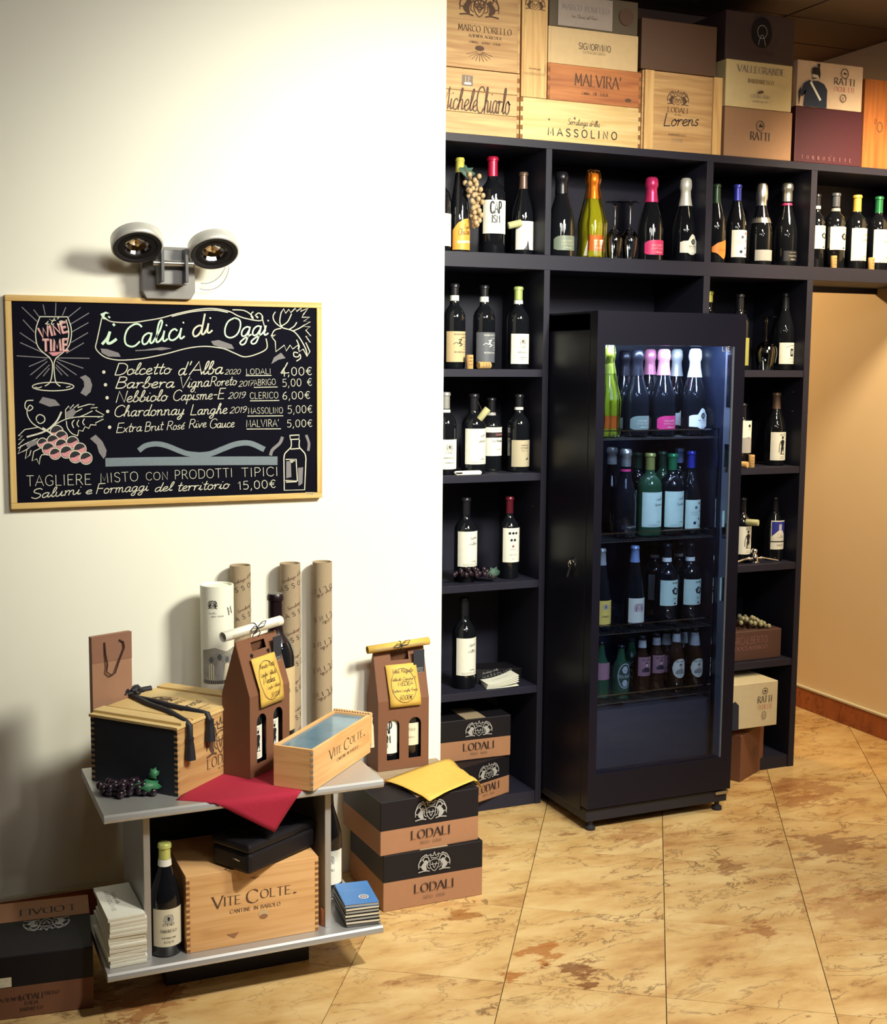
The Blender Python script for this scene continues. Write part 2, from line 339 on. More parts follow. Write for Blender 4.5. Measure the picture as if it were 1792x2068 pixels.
# ------------------------------------------------------------------ lettering: a small stroke alphabet
G = {
 'A': (8, 'L0,0 4,10 8,0;L1.5,3.5 6.5,3.5'), 'B': (7, 'L1,0 1,10;C1,10 4.4,9.9 5.8,8 4.6,5.8 1,5.3;C1,5.3 5,5.1 6.6,2.8 5,.2 1,0'),
 'C': (8, 'C7.6,8.4 6,9.8 4,10 1.5,8.4 .6,5 1.5,1.6 4,0 6,.2 7.6,1.7'), 'D': (8.2, 'L1,0 1,10;C1,10 4.5,9.9 7.2,8 7.8,5 7.2,2 4.5,.1 1,0'),
 'E': (6.8, 'L1,0 1,10;L1,10 6.3,10;L1,5.2 5.4,5.2;L1,0 6.6,0'), 'F': (6.4, 'L1,0 1,10;L1,10 6.2,10;L1,5.2 5.3,5.2'),
 'G': (8.4, 'C7.6,8.4 6,9.8 4,10 1.5,8.4 .6,5 1.5,1.6 4,0 6.2,.3 7.8,1.4;L7.8,1.4 7.8,4.4;L5.6,4.4 7.8,4.4'),
 'H': (8, 'L1,0 1,10;L7,0 7,10;L1,5.2 7,5.2'), 'I': (2.6, 'L1.3,0 1.3,10'), 'J': (5, 'C4,10 4,3 3.2,.6 1.6,0 .4,1'),
 'K': (7.4, 'L1,0 1,10;L6.8,10 1,4.4;L2.8,6 7.2,0'), 'L': (6.4, 'L1,0 1,10;L1,0 6.2,0'), 'M': (9.6, 'L1,0 1.6,10 4.8,2.2 8,10 8.6,0'),
 'N': (8.2, 'L1,0 1,10 7.2,0 7.2,10'), 'O': (9, 'C4.5,10 1.6,8.6 .6,5 1.6,1.4 4.5,0 7.4,1.4 8.4,5 7.4,8.6 4.5,10'),
 'P': (6.8, 'L1,0 1,10;C1,10 4.6,9.9 6.4,7.5 4.6,4.8 1,4.6'), 'Q': (9, 'C4.5,10 1.6,8.6 .6,5 1.6,1.4 4.5,0 7.4,1.4 8.4,5 7.4,8.6 4.5,10;L5.5,2.5 8.6,-1'),
 'R': (7.4, 'L1,0 1,10;C1,10 4.6,9.9 6.2,7.6 4.6,5.2 1,5;L3.6,5 7.2,0'),
 'S': (7, 'C6.2,8.5 4.8,9.9 2.6,9.8 1.2,8.5 1.4,6.6 3.4,5.3 5.6,4.2 6.4,2.4 5.4,.5 3.2,0 .8,1.5'),
 'T': (7.4, 'L.3,10 7.1,10;L3.7,0 3.7,10'), 'U': (8, 'C1,10 1,3 2,.7 4,0 6,.7 7,3 7,10'), 'V': (8, 'L0,10 4,0 8,10'),
 'W': (11, 'L0,10 2.8,0 5.5,9 8.2,0 11,10'), 'X': (7.6, 'L.4,0 7.2,10;L.4,10 7.2,0'), 'Y': (7.4, 'L.2,10 3.7,5 7.2,10;L3.7,5 3.7,0'),
 'Z': (7, 'L.6,10 6.6,10 .4,0 6.8,0'),
 '0': (6.6, 'C3.3,10 1.2,8.4 .6,5 1.2,1.6 3.3,0 5.4,1.6 6,5 5.4,8.4 3.3,10'), '1': (3.6, 'L.4,7.8 2.2,10 2.2,0'),
 '2': (6.4, 'C.8,8 2,9.8 4,9.8 5.4,8 5,5.8 2.6,2.6 .4,0;L.4,0 6,0'), '3': (6.2, 'C.8,9 3,10 5,8.8 4.6,6.4 2.6,5.4 5,4.6 5.4,2 3.4,0 .6,.8'),
 '4': (6.6, 'L4.6,10 .4,3.4 6.2,3.4;L4.4,6 4.4,-1'), '5': (6.2, 'L5.4,10 1.4,10 1,5.6;C1,5.6 3.2,6.2 5.4,4.8 5.4,2 3.6,.1 .6,.6'),
 '6': (6.2, 'C5,9.8 2.4,8 .9,4.6 1.1,1.4 3.2,0 5.2,1.4 5.3,4 3.4,5.4 1.2,4'), '7': (6, 'L.4,10 5.6,10 2,0;L1.6,5 5,5'),
 '8': (6.4, 'C3.2,5.4 1,7.4 1.6,9.4 3.2,10 4.8,9.4 5.4,7.4 3.2,5.4 .8,3.4 .9,1 3.2,0 5.5,1 5.6,3.4 3.2,5.4'),
 '9': (6.2, 'C5.2,7 3.8,5 1.6,5.2 .8,7.4 1.6,9.6 3.6,10 5.2,8.6 5.2,5 4.2,1.6 2,0'),
 ',': (2.4, 'L1.4,.8 .6,-2'), '.': (2.4, 'L1,0 1.3,.5'), "'": (2.4, 'L1.4,10.4 1,7.6'), '-': (4.4, 'L.6,4 3.8,4'), ' ': (4.6, ''),
 '€': (7, 'C6.4,8.6 4.6,9.8 2.6,8.4 1.6,5 2.6,1.4 4.6,.2 6.4,1.4;L.2,6 5.2,6;L.2,4 4.8,4'), '·': (3, 'L1,4 1.4,4.3'), '®': (4, 'C2,3 .6,2 .6,.8 2,-.2 3.4,.8 3.4,2 2,3;L1.6,.6 1.6,2.2 2.4,1.6 1.7,1.2'),
 'a': (5.6, 'C4.3,4.4 2.8,5 1.1,4 .6,2 1.4,.2 3,.5 4.2,3 4.4,4.8;C4.4,4.8 4.2,1.2 4.8,.1 6,.9'),
 'b': (5, 'C0,1 2.2,6 2.6,9.4 1.6,9.8 1,7 1,1 2.2,0 3.9,.9 4.1,3.2 2.9,4.4 3.6,3.6 5.2,3.4'),
 'c': (4.4, 'C3.9,4.1 2.7,5 1.2,4.2 .6,2.2 1.3,.4 3,0 4.6,1'), 'd': (5.6, 'C4.3,4.4 2.8,5 1.1,4 .6,2 1.4,.2 3,.5 4.3,3.2 5,10;C4.5,5 4.3,1.2 4.9,.1 6.1,.9'),
 'e': (4.6, 'C.3,1.6 2.6,2.6 3.8,3.8 3.2,5 1.7,4.7 .7,2.8 1.2,.6 2.9,0 4.8,1'), 'é': (4.6, 'C.3,1.6 2.6,2.6 3.8,3.8 3.2,5 1.7,4.7 .7,2.8 1.2,.6 2.9,0 4.8,1;L2.6,6.4 4.4,7.6'),
 'f': (4.2, 'C0,1 2.4,4 3.8,8.6 3,10 2,8.4 1.8,3 1.6,-3.4;L.2,4.6 4.2,5'),
 'g': (5.6, 'C4.3,4.4 2.8,5 1.1,4 .6,2 1.4,.4 3,.7 4.2,3 4.4,4.8;C4.4,4.8 4.2,0 3.6,-3.2 2,-4 .8,-2.8 2.6,-.9 5.8,.9'),
 'h': (5.4, 'C0,1 2.2,6 2.7,9.4 1.8,9.8 1.2,7 1,0;C1,2.6 2.4,4.8 3.7,4.4 3.8,2 4,.3 5.6,.9'),
 'i': (2.9, 'C0,.9 .9,2.6 1.2,4.8;C1.2,4.8 1.1,1 1.9,.1 3.1,.9;L1.7,7.2 1.9,7.4'), 'l': (3, 'C0,.9 2.1,5 2.8,9 2,10 1.2,7.5 1.2,1.4 1.9,.1 3.2,.9'),
 'm': (8, 'C.2,4.4 .9,4.8 1,0;C1,2.8 2.2,4.9 3.4,4.2 3.5,0;C3.5,2.8 4.8,4.9 6,4.2 6.1,1.4 6.8,.1 8.2,.9'),
 'n': (5.6, 'C.2,4.4 .9,4.8 1,0;C1,2.8 2.4,4.9 3.7,4.2 3.8,1.4 4.4,.1 5.8,.9'), 'o': (5, 'C2.8,5 1.1,4.2 .6,2.2 1.3,.3 2.8,0 4.3,1.4 4.1,3.8 2.8,5 3.4,4 5.2,3.8'),
 'p': (5, 'C.4,4.4 1,4.6 .8,-3.8;C1,3 2.4,4.9 3.9,4.3 4.2,2.2 3,.2 1.2,.9;'), 'q': (5, 'C4.3,4.4 2.8,5 1.1,4 .6,2 1.4,.4 3,.7 4.2,3 4.4,4.8;L4.3,4.6 4,-4'),
 'r': (4.4, 'C.2,4 1,5 1.2,0;C1.2,2.8 2.4,4.8 4.2,4.5'), 's': (4, 'C3.5,4.4 2.2,5 1.1,4.1 1.6,2.9 3,2.1 3.2,.8 1.9,0 .3,.7'),
 't': (3.6, 'C2.1,8.8 1.6,3 1.8,.5 2.6,0 3.8,.9;L.2,5.6 3.8,5.9'), 'u': (5.6, 'C.6,4.8 .6,1.6 1.4,.1 3,.8 4.1,4.8;C4.1,4.8 4.1,1.2 4.8,.1 6,.9'),
 'v': (4.8, 'C.3,4.6 1.2,2.4 2,0 3.2,2.6 3.9,4.8 4.8,4.4'), 'x': (4.6, 'L.4,4.8 4.2,0;L4.2,4.8 .4,0'), 'y': (5.2, 'C.6,4.8 .7,1.4 2,.4 3.6,1.8 4.2,4.8;C4.2,4.8 3.8,-1.4 2.6,-4 1,-3.6 1.8,-1.6 5.2,.9'),
 'z': (4.6, 'L.6,4.8 4,4.8 .4,0 4.4,0'),
}
def crom(pts, n=4):
    out = []
    P = [pts[0]] + pts + [pts[-1]]
    for i in range(1, len(P) - 2):
        p0, p1, p2, p3 = P[i - 1], P[i], P[i + 1], P[i + 2]
        for k in range(n):
            t = k / n; t2 = t * t; t3 = t2 * t
            out.append(tuple(0.5 * (2 * p1[j] + (p2[j] - p0[j]) * t + (2 * p0[j] - 5 * p1[j] + 4 * p2[j] - p3[j]) * t2 + (3 * p1[j] - p0[j] - 3 * p2[j] + p3[j]) * t3) for j in (0, 1)))
    out.append(pts[-1]); return out
def pts_of(s): return [tuple(float(c) for c in p.split(',')) for p in s.split()]
STY = {'sans': (0.95, 0, 1.2), 'bold': (1.7, 0, 1.0), 'thin': (0.62, 0, 1.2), 'serif': (1.5, 1, 1.0), 'script': (0.75, 3, 0.0), 'chalk': (0.72, 2, 0.1), 'chalkcaps': (0.75, 2, 1.4), 'pen': (0.75, 2, 0.0)}
def text_strokes(s, style, sp=None, smallcaps=True):
    """returns ([(points, width or list of widths)], advance); cap height is 10"""
    base, kind, gap = STY[style]
    if sp is not None: gap = sp
    res = []; x = 0.0
    slant = 0.28 if kind in (2, 3) and style != 'chalkcaps' else 0.0
    for ch in s:
        k = 1.0; c = ch
        if kind in (0, 1) and ch.islower(): c = ch.upper(); k = 0.74
        w, d = G.get(c, G.get(c.upper(), (4.6, '')))
        for part in d.split(';'):
            if not part: continue
            p = pts_of(part[1:]); straight = part[0] == 'L'
            if not straight: p = crom(p, 3 if kind in (0, 1) else 3)
            p = [(x + a * k + slant * b * k, b * k) for a, b in p]
            if kind == 1:
                wd = []
                for i in range(len(p)):
                    a = p[max(i - 1, 0)]; b = p[min(i + 1, len(p) - 1)]
                    if straight and len(p) > 2: a, b = (p[i], p[i + 1]) if i + 1 < len(p) else (p[i - 1], p[i])
                    an = math.atan2(b[1] - a[1], b[0] - a[0]); wd.append(max(0.42, base * abs(math.sin(an - 0.30))))
                if straight:
                    for i in range(len(p) - 1): res.append(([p[i], p[i + 1]], wd[i] if True else 0))
                    for e, o in ((p[0], p[1]), (p[-1], p[-2])):
                        if abs(e[1] - o[1]) > 2 and (abs(e[1]) < 0.4 or abs(e[1] - 10 * k) < 0.4):
                            res.append(([(e[0] - 1.15 * k, e[1]), (e[0] + 1.15 * k, e[1])], 0.42))
                else: res.append((p, wd))
            else: res.append((p, base))
        x += w * k + gap * k
    return res, max(x - gap, 1)

class Ink:
    """flat print: ribbons and filled patches laid on a surface by map2(u, v) -> xyz"""
    def __init__(s, mapf, up=1.0): s.mb = MB(); s.mats = []; s.map = mapf; s.up = up; s.lift = 0
    def put(s, uv, f, key):
        P = [s.map(*p) for p in uv]; e = 1e-3 if s.up > 0 else 1.0
        a, b = uv[0]; o = P[0]; n = (s.map(a + e, b) - o).cross(s.map(a, b + e) - o)
        if n.length > 0: P = [p + n.normalized() * (s.lift * s.up) for p in P]
        s.mb.add(P, f, s.mi(key)); s.lift += 2.5e-6 if not s.hold else 1.2e-6
    hold = False; curved = False
    def mi(s, key):
        m = key if not isinstance(key, str) else colmat(key)
        if m not in s.mats: s.mats.append(m)
        return s.mats.index(m)
    def ribbon(s, p, w, key):
        n = len(p)
        if n < 2: return
        L = []; R = []
        for i in range(n):
            a = p[max(i - 1, 0)]; b = p[min(i + 1, n - 1)]; dx, dy = b[0] - a[0], b[1] - a[1]; l = math.hypot(dx, dy) or 1
            ww = (w[i] if isinstance(w, list) else w) / 2; nx, ny = -dy / l * ww, dx / l * ww
            ex = ey = 0
            if i == 0: ex, ey = -dx / l * ww * 0.4, -dy / l * ww * 0.4
            if i == n - 1: ex, ey = dx / l * ww * 0.4, dy / l * ww * 0.4
            L.append((p[i][0] + nx + ex, p[i][1] + ny + ey)); R.append((p[i][0] - nx + ex, p[i][1] - ny + ey))
        f = []
        for i in range(n - 1): f.append((i, i + 1, n + i + 1, n + i))
        s.put(L + R, f, key)
    def stroke(s, pts, w, key, smooth=True, n=5):
        if isinstance(pts, str): pts = pts_of(pts)
        s.ribbon(crom(pts, n) if smooth and len(pts) > 2 else pts, w, key); return s
    def lines(s, text, w, key):
        """several strokes: 'L.. ;C..' in map units"""
        for part in text.split(';'):
            part = part.strip()
            if part: s.stroke(pts_of(part[1:]), w, key, part[0] == 'C')
        return s
    def poly(s, pts, key, smooth=False):
        if isinstance(pts, str): pts = pts_of(pts)
        if smooth: pts = crom(pts + [pts[0]], 4)[:-1]
        if s.curved and max(p[0] for p in pts) - min(p[0] for p in pts) > .012:      # follow the curve in narrow slices
            lo, hi = min(p[0] for p in pts), max(p[0] for p in pts); n = max(4, int((hi - lo) / .005)); q = []; f = []
            us = [lo + (hi - lo) * (k + (1e-4 if k == 0 else -1e-4 if k == n else 0)) / n for k in range(n + 1)]
            for u in us:
                vs = [y0 + (y1 - y0) * (u - x0) / (x1 - x0) for (x0, y0), (x1, y1) in zip(pts, pts[1:] + pts[:1]) if (x0 <= u < x1) or (x1 <= u < x0)]
                vs = vs or [pts[0][1]]; q += [(u, min(vs)), (u, max(vs))]
            s.put(q, [(2 * k, 2 * k + 2, 2 * k + 3, 2 * k + 1) for k in range(n)], key); return s
        cx = sum(p[0] for p in pts) / len(pts); cy = sum(p[1] for p in pts) / len(pts); n = len(pts)
        s.put(list(pts) + [(cx, cy)], [(i, (i + 1) % n, n) for i in range(n)], key); return s
    def disc(s, u, v, r, key, ry=None, n=14):
        ry = ry or r
        return s.poly([(u + r * math.cos(2 * PI * k / n), v + ry * math.sin(2 * PI * k / n)) for k in range(n)], key)
    def ring(s, u, v, r, w, key, ry=None, n=18, a0=0, a1=2 * PI):
        ry = ry or r
        s.ribbon([(u + r * math.cos(a0 + (a1 - a0) * k / n), v + ry * math.sin(a0 + (a1 - a0) * k / n)) for k in range(n + 1)], w, key); return s
    def text(s, t, p0, p1, cap, key, style='serif', wscale=1.0, sp=None, yoff=0):
        st, adv = text_strokes(t, style, sp)
        dx, dy = p1[0] - p0[0], p1[1] - p0[1]; l = math.hypot(dx, dy); ux, uy = dx / l, dy / l
        k = l / adv; c = cap / 10.0; vx, vy = -uy * s.up, ux * s.up
        if s.up < 0: vx, vy = uy, -ux
        s.hold = True
        wk = min(k, c) if style in ('bold', 'serif') else (k + c) / 2
        for p, w in st:
            q = [(p0[0] + ux * a * k + vx * b * c, p0[1] + uy * a * k + vy * b * c) for a, b in p]
            s.ribbon(q, [x * wk * wscale for x in w] if isinstance(w, list) else w * wk * wscale, key)
        s.hold = False; s.lift += 4e-6
        return s
    def ctext(s, t, u, v, width, cap, key, style='serif', wscale=1.0, sp=None):
        return s.text(t, (u - width / 2, v), (u + width / 2, v), cap, key, style, wscale, sp)
    def crest(s, u, v, w, h, key, key2=None):
        """a shield held between two rearing beasts under a crown; u, v is the bottom centre"""
        U = lambda a, b: (u + a * w, v + s.up * b * h)
        q = lambda t: [U(*p) for p in pts_of(t)]
        lw = min(w, h) * 0.035
        s.stroke(q('-.13,.55 -.14,.3 -.08,.1 0,0 .08,.1 .14,.3 .13,.55 0,.6 -.13,.55'), lw, key)
        s.stroke(q('-.07,.45 0,.15 .07,.45'), lw, key); s.stroke(q('-.12,.35 .12,.35'), lw, key)
        s.stroke(q('-.1,.68 -.12,.85 -.04,.78 0,.98 .04,.78 .12,.85 .1,.68 -.1,.68'), lw, key)
        for g in (-1, 1):
            f = lambda t: [U(g * a, b) for a, b in pts_of(t)]
            s.poly(f('.17,.5 .28,.62 .34,.5 .42,.3 .36,.12 .24,.1 .26,.3'), key, True)
            s.stroke(f('.16,.52 .2,.72 .3,.78 .36,.62 .3,.52'), lw * 1.5, key); s.stroke(f('.16,.02 .3,.06 .5,.02'), lw * 1.6, key)
            s.stroke(f('.34,.3 .5,.34 .46,.6 .38,.8 .24,.9'), lw * 1.3, key); s.stroke(f('.36,.7 .48,.5 .5,.2'), lw, key)
            s.stroke(f('.14,.14 .22,.24 .2,.4'), lw, key); s.stroke(f('.12,.9 .2,.82 .3,.9'), lw, key)
        return s
    def soldier(s, u, v, h, key, key2='white'):
        q = lambda t: [(u + a * h, v + s.up * b * h) for a, b in pts_of(t)]
        s.poly(q('-.13,.72 -.06,.8 .07,.8 .14,.7 .11,.45 .13,.38 -.1,.38 -.09,.5'), key)
        s.poly(q('-.1,.4 .12,.4 .1,.06 .02,.06 .02,.3 -.01,.3 -.04,.06 -.1,.06'), key)
        s.disc(u + .0 * h, v + s.up * .87 * h, .045 * h, key); s.poly(q('-.06,.88 -.05,.98 .05,1 .07,.89'), key)
        s.stroke(q('-.13,.7 -.18,.5 -.2,.12'), .035 * h, key); s.stroke(q('-.07,.74 .08,.46'), .03 * h, key2)
        s.poly(q('-.12,.06 .0,.06 .0,.02 -.15,.02'), key); s.poly(q('.02,.06 .15,.06 .15,.02 .02,.02'), key)
        return s
    def build(s, parent, name='lettering', off=None):
        if not s.mb.f: return None
        return s.mb.build(name, s.mats, parent, off=off)

def on_plane_y(Y, eps=0.0006): return lambda x, y: onY(x, y, Y - eps)
def facemap(O, U, V, n, eps=0.0006):
    O = Vector(O); U = Vector(U).normalized(); V = Vector(V).normalized(); n = Vector(n)
    return lambda u, v: O + U * u + V * v + n * eps
def cylmap(R, z0, rot=0.0, eps=0.0005):
    return lambda u, v: Vector(((R + eps) * math.sin(u / R + rot), -(R + eps) * math.cos(u / R + rot), z0 + v))

# ------------------------------------------------------------------ the room
CZ = 2.76; RX = 3.65; WY = 3.36; SF = 3.663; SB = 3.965
struct(MB().box(-3, RX + .1, -3, 6.6, -0.14, -0.012).build('floor', M_GROUT))
floor = bpy.data.objects['floor']
ang = math.radians(56.677); T = (math.cos(ang), math.sin(ang)); NN = (T[1], -T[0]); TW, TL = 0.3868, 0.428
tile_me = None
for i in range(-9, 14):
    for j in range(-6, 20):
        n0 = -0.3155 + i * TW; t0 = 2.893 + (j - 7) * TL
        cx = NN[0] * (n0 + TW / 2) + T[0] * (t0 + TL / 2); cy = NN[1] * (n0 + TW / 2) + T[1] * (t0 + TL / 2)
        if not (-0.4 < cx < 4.1 and 1.4 < cy < 5.2): continue
        if tile_me is None:
            g = 0.0011
            o = MB().box(-TL / 2 + g, TL / 2 - g, -TW / 2 + g, TW / 2 - g, -0.012, 0).build('floor_tile', M_FLOOR, floor); tile_me = o.data
        else:
            o = bpy.data.objects.new('floor_tile', tile_me); COL.objects.link(o); o.parent = floor
        o.location = (cx, cy, 0); o.rotation_euler = (0, 0, ang)
# the rest of the room's floor, out of the photograph, keeps one slab of the same stone
b = MB()
for x0, x1, y0, y1 in ((-3, -0.75, -3, 6.6), (-0.75, RX, -3, 1.05), (-0.75, RX, 5.6, 6.6)): b.box(x0, x1, y0, y1, -0.012, -0.002)
fo = b.build('marble_paving', M_FLOOR, floor); fo['kind'] = 'stuff'

wa = struct(MB().box(-3, 1.491, WY, 4.1, 0, CZ).build('wall_left', M_WALL))
struct(MB().box(1.491, 3.078, SB + .012, 4.1, 0, CZ).build('wall_back', mat('back_wall_paint', (0.10, 0.06, 0.05, 1), .8)))
struct(MB().box(RX, RX + .1, -3, 6.6, 0, CZ).build('wall_right', M_PEACH))
struct(MB().box(-3, RX, 6.6, 6.7, 0, CZ).build('wall_far', M_PEACH))
struct(MB().box(-3, RX + .1, -3.1, -3, 0, CZ).build('wall_front', M_DIM))
struct(MB().box(-3.1, -3, -3, 4.1, 0, CZ).build('wall_side', M_DIM))
ceil = struct(MB().box(-3.1, RX + .1, -3.1, 6.7, CZ + 0.012, CZ + .1).build('ceiling', M_CEILGAP))
pm = None
for i in range(5):
    for j in range(6):
        x0 = 0.66 + i * 0.6; y0 = 2.94 + j * 0.3
        if x0 > RX: continue
        if pm is None:
            o = MB().box(0.005, 0.595, 0.005, 0.295, 0, 0.012).build('ceiling_panel', M_CEIL, ceil, bevel=0.002); pm = o.data
        else:
            o = bpy.data.objects.new('ceiling_panel', pm); COL.objects.link(o); o.parent = ceil
        o.location = (x0, y0, CZ)
b = MB()
for x0, x1, y0, y1 in ((-3, 0.66, -3, 6.6), (0.66, RX, -3, 2.94), (0.66, RX, 4.74, 6.6)): b.box(x0, x1, y0, y1, CZ, CZ + 0.012)
fo = b.build('panel_field', M_CEIL, ceil); fo['kind'] = 'stuff'
# baseboards
def skirting(name, x0, x1, y0, y1, h, axis):
    o = MB().box(x0, x1, y0, y1, 0, h).build(name, M_TERRA, bevel=0.002); struct(o); return o
bl = skirting('baseboard_left', -3, 1.0, WY - .012, WY, 0.075, 0)
struct(MB().box(-3, 1.0, WY - .016, WY, 0.075, 0.083).build('top_bead', mat('bead_plaster', (0.6, 0.56, 0.42, 1), 0.7), bl))
br = skirting('baseboard_right', RX - .014, RX, 2.9, 6.6, 0.092, 1)
struct(MB().box(RX - .017, RX, 2.9, 6.6, 0.092, 0.099).build('top_bead', mat('bead_plaster', 0), br))

# ------------------------------------------------------------------ dark shelf unit
sh = thing('shelf_unit', 'tall charcoal wall shelf unit full of wine bottles, running over the passage on the right', 'shelf', (2.3, SF, 0))
off = (2.3, SF, 0)
U1, U2, U3 = (1.982, 2.0035), (2.606, 2.6324), (3.052, 3.078)
for x0, x1, z0, z1 in ((1.50, 1.52, 0, 2.187), (*U1, 0, 1.801), (*U1, 1.849, 2.187), (*U2, 0, 1.801), (*U2, 1.849, 2.187), (*U3, 0, 1.801), (*U3, 1.849, 2.187), (3.628, 3.648, 1.849, 2.187)):
    MB().box(x0, x1, SF, SB, z0, z1).build('upright', M_SHELF, sh, bevel=0.0008, off=off)
MB().box(1.50, 3.648, SF, SB, 2.187, 2.212).build('top_board', M_SHELF, sh, bevel=0.001, off=off)
MB().box(1.50, 3.648, SF, SB, 1.801, 1.849).build('thick_shelf', M_SHELF, sh, bevel=0.001, off=off)
LEV = {'A': 1.849, 'B': 1.479, 'C': 1.136, 'D': 0.776, 'E': 0.4145}
for x0, x1, lv in ((1.52, U1[0], (1.478, 1.136, 0.776, 0.4145)), (U2[1], U3[0], (1.478, 1.130, 0.776, 0.4145))):
    for z in lv:
        MB().box(x0, x1, SF + .002, SB, z - .0245, z).build('shelf_board', M_SHELF, sh, bevel=0.0008, off=off)
    MB().box(x0, x1, SF + .004, SB, 0.0, 0.045).build('plinth', M_SHELF, sh, bevel=0.0008, off=off)
MB().box(1.50, 3.078, SB, SB + .01, 0, 2.2).build('back_panel', M_SHELF, sh, off=off)
MB().box(3.078, 3.648, SB - .006, SB + .01, 1.78, 2.2).build('back_panel', M_SHELF, sh, off=off)
bd = MB()
for x in (1.955, 2.58, 3.03, 2.03): bd.lathe([(0.003, 2.10), (0.0035, 2.101), (0, 2.103)], 8, c=(x, SB - .02))
# small shelf-pin screws that glint in the corners
pins = MB()
for x, zz in ((1.979, (2.13, 1.75, 1.02)), (2.603, (2.13,)), (3.049, (2.13, 1.76, 1.40, 1.33, 0.14))):
    for z in zz: pins.ball((x, SF + .05, z), 0.0022, seg=6, rings=4)
pins.build('shelf_pin', M_CHROME, sh, off=off)['kind'] = 'stuff'

# ------------------------------------------------------------------ bottle maker
def P_(R, h, pts): return [(R * a, h * b) for a, b in pts]
PROF = {
 'bdx': [(0, 0), (.9, 0), (1, .012), (1, .60), (.97, .635), (.82, .685), (.58, .725), (.42, .755), (.375, .80), (.36, .955), (.43, .96), (.43, .985), (.36, 1), (0, 1)],
 'bgy': [(0, 0), (.9, 0), (1, .012), (1, .48), (.95, .54), (.80, .62), (.60, .70), (.45, .765), (.38, .82), (.35, .955), (.42, .96), (.42, .985), (.36, 1), (0, 1)],
 'flute': [(0, 0), (.9, 0), (1, .012), (1, .36), (.92, .46), (.75, .60), (.55, .74), (.42, .85), (.38, .96), (.44, .97), (.36, 1), (0, 1)],
 'pro': [(0, 0), (.9, 0), (1, .012), (1, .38), (.95, .46), (.78, .56), (.56, .66), (.43, .74), (.37, .82), (.36, .93), (.44, .94), (.44, .96), (.36, .97), (0, .97)],
 'beer': [(0, 0), (.9, 0), (1, .012), (1, .52), (.93, .60), (.70, .68), (.50, .76), (.40, .88), (.39, .95), (.44, .96), (.44, .985), (.38, 1), (0, 1)],
}
def radius_at(kind, R, h, z):
    p = P_(R, h, PROF[kind])
    for (r0, z0), (r1, z1) in zip(p[1:], p[2:]):
        if z0 <= z <= z1 and z1 > z0: return r0 + (r1 - r0) * (z - z0) / (z1 - z0)
    return R
CAPF = {}
def bottle(label, x, y, z, h, R=0.038, kind='bdx', cap=('black', .80), lab=None, art=None, rot=0.0, group=None, glass=None, band=None, wrap=2.0, name='wine_bottle', cat='bottle', extra=None, capkind='foil', tilt=None):
    """x, y, z: where the foot stands; cap = (colour, start fraction); lab = (z0, z1, colour) above the foot"""
    t = thing(name, label, cat, (x, y, z), rot, group)
    gl = glass or M_GLASSB
    pr = P_(R, h, PROF[kind]); MB().lathe(pr, 28).build('bottle_glass', gl, t, smooth=True)
    if cap:
        ck, c0 = cap; z0 = h * c0; top = [(r, zz) for r, zz in pr if zz > z0 and r > 0]
        fm = M_SILVERF if ck == 'silver' else (foil(ck) if capkind == 'foil' else colmat(ck))
        if kind == 'pro':
            p = [(radius_at(kind, R, h, z0) + .0022, z0), (R * .45, z0 + (h - z0) * .35), (R * .43, z0 + (h - z0) * .55), (R * .50, z0 + (h - z0) * .62), (R * .52, z0 + (h - z0) * .74), (R * .47, z0 + (h - z0) * .93), (R * .33, h), (0, h)]
        else:
            p = [(radius_at(kind, R, h, z0) + .0006, z0)] + [(r + .0008, zz) for r, zz in top] + [(0, h + .001)]
        MB().lathe(p, 20).build('capsule', fm, t, smooth=True)
    if band:
        ck, a, b_ = band
        MB().lathe([(radius_at(kind, R, h, h * a) + .0014, h * a), (radius_at(kind, R, h, h * b_) + .0014, h * b_)], 20).build('neck_band', colmat(ck), t, smooth=True)
    if lab:
        z0, z1, ck = lab[:3]; wr = lab[3] if len(lab) > 3 else wrap
        shape = lab[4] if len(lab) > 4 else None
        mb = MB(); hw = wr / 2; er = R + .0004
        if shape:      # outline in label units: u in -1..1, v in 0..1
            cm = cylmap(R, z0, 0, .0004); pts = [(a * hw * R, b_ * (z1 - z0)) for a, b_ in shape]
            n = 14; us = [(-hw + 2 * hw * k / n) * R for k in range(n + 1)]
            def cut(u):
                vs = []
                for (x0, y0), (x1, y1) in zip(pts, pts[1:] + pts[:1]):
                    if (x0 <= u < x1) or (x1 <= u < x0): vs.append(y0 + (y1 - y0) * (u - x0) / (x1 - x0))
                return (min(vs), max(vs)) if len(vs) > 1 else None
            for k in range(n):
                a, c_ = cut(us[k] + 1e-5), cut(us[k + 1] - 1e-5)
                if a and c_: mb.add([cm(us[k], a[0]), cm(us[k + 1], c_[0]), cm(us[k + 1], c_[1]), cm(us[k], a[1])], [(0, 1, 2, 3)])
        else: mb.lathe([(er, z0), (er, z1)], 18, a0=-hw, a1=hw)
        pl = mb.build('paper_label', colmat(ck) if isinstance(ck, str) else ck, t, smooth=True)
        if art:
            ink = Ink(cylmap(R + .0004, z0, 0)); ink.curved = True; art(ink, wr * R, z1 - z0); ink.build(pl)
    if extra: extra(t, R, h)
    return t

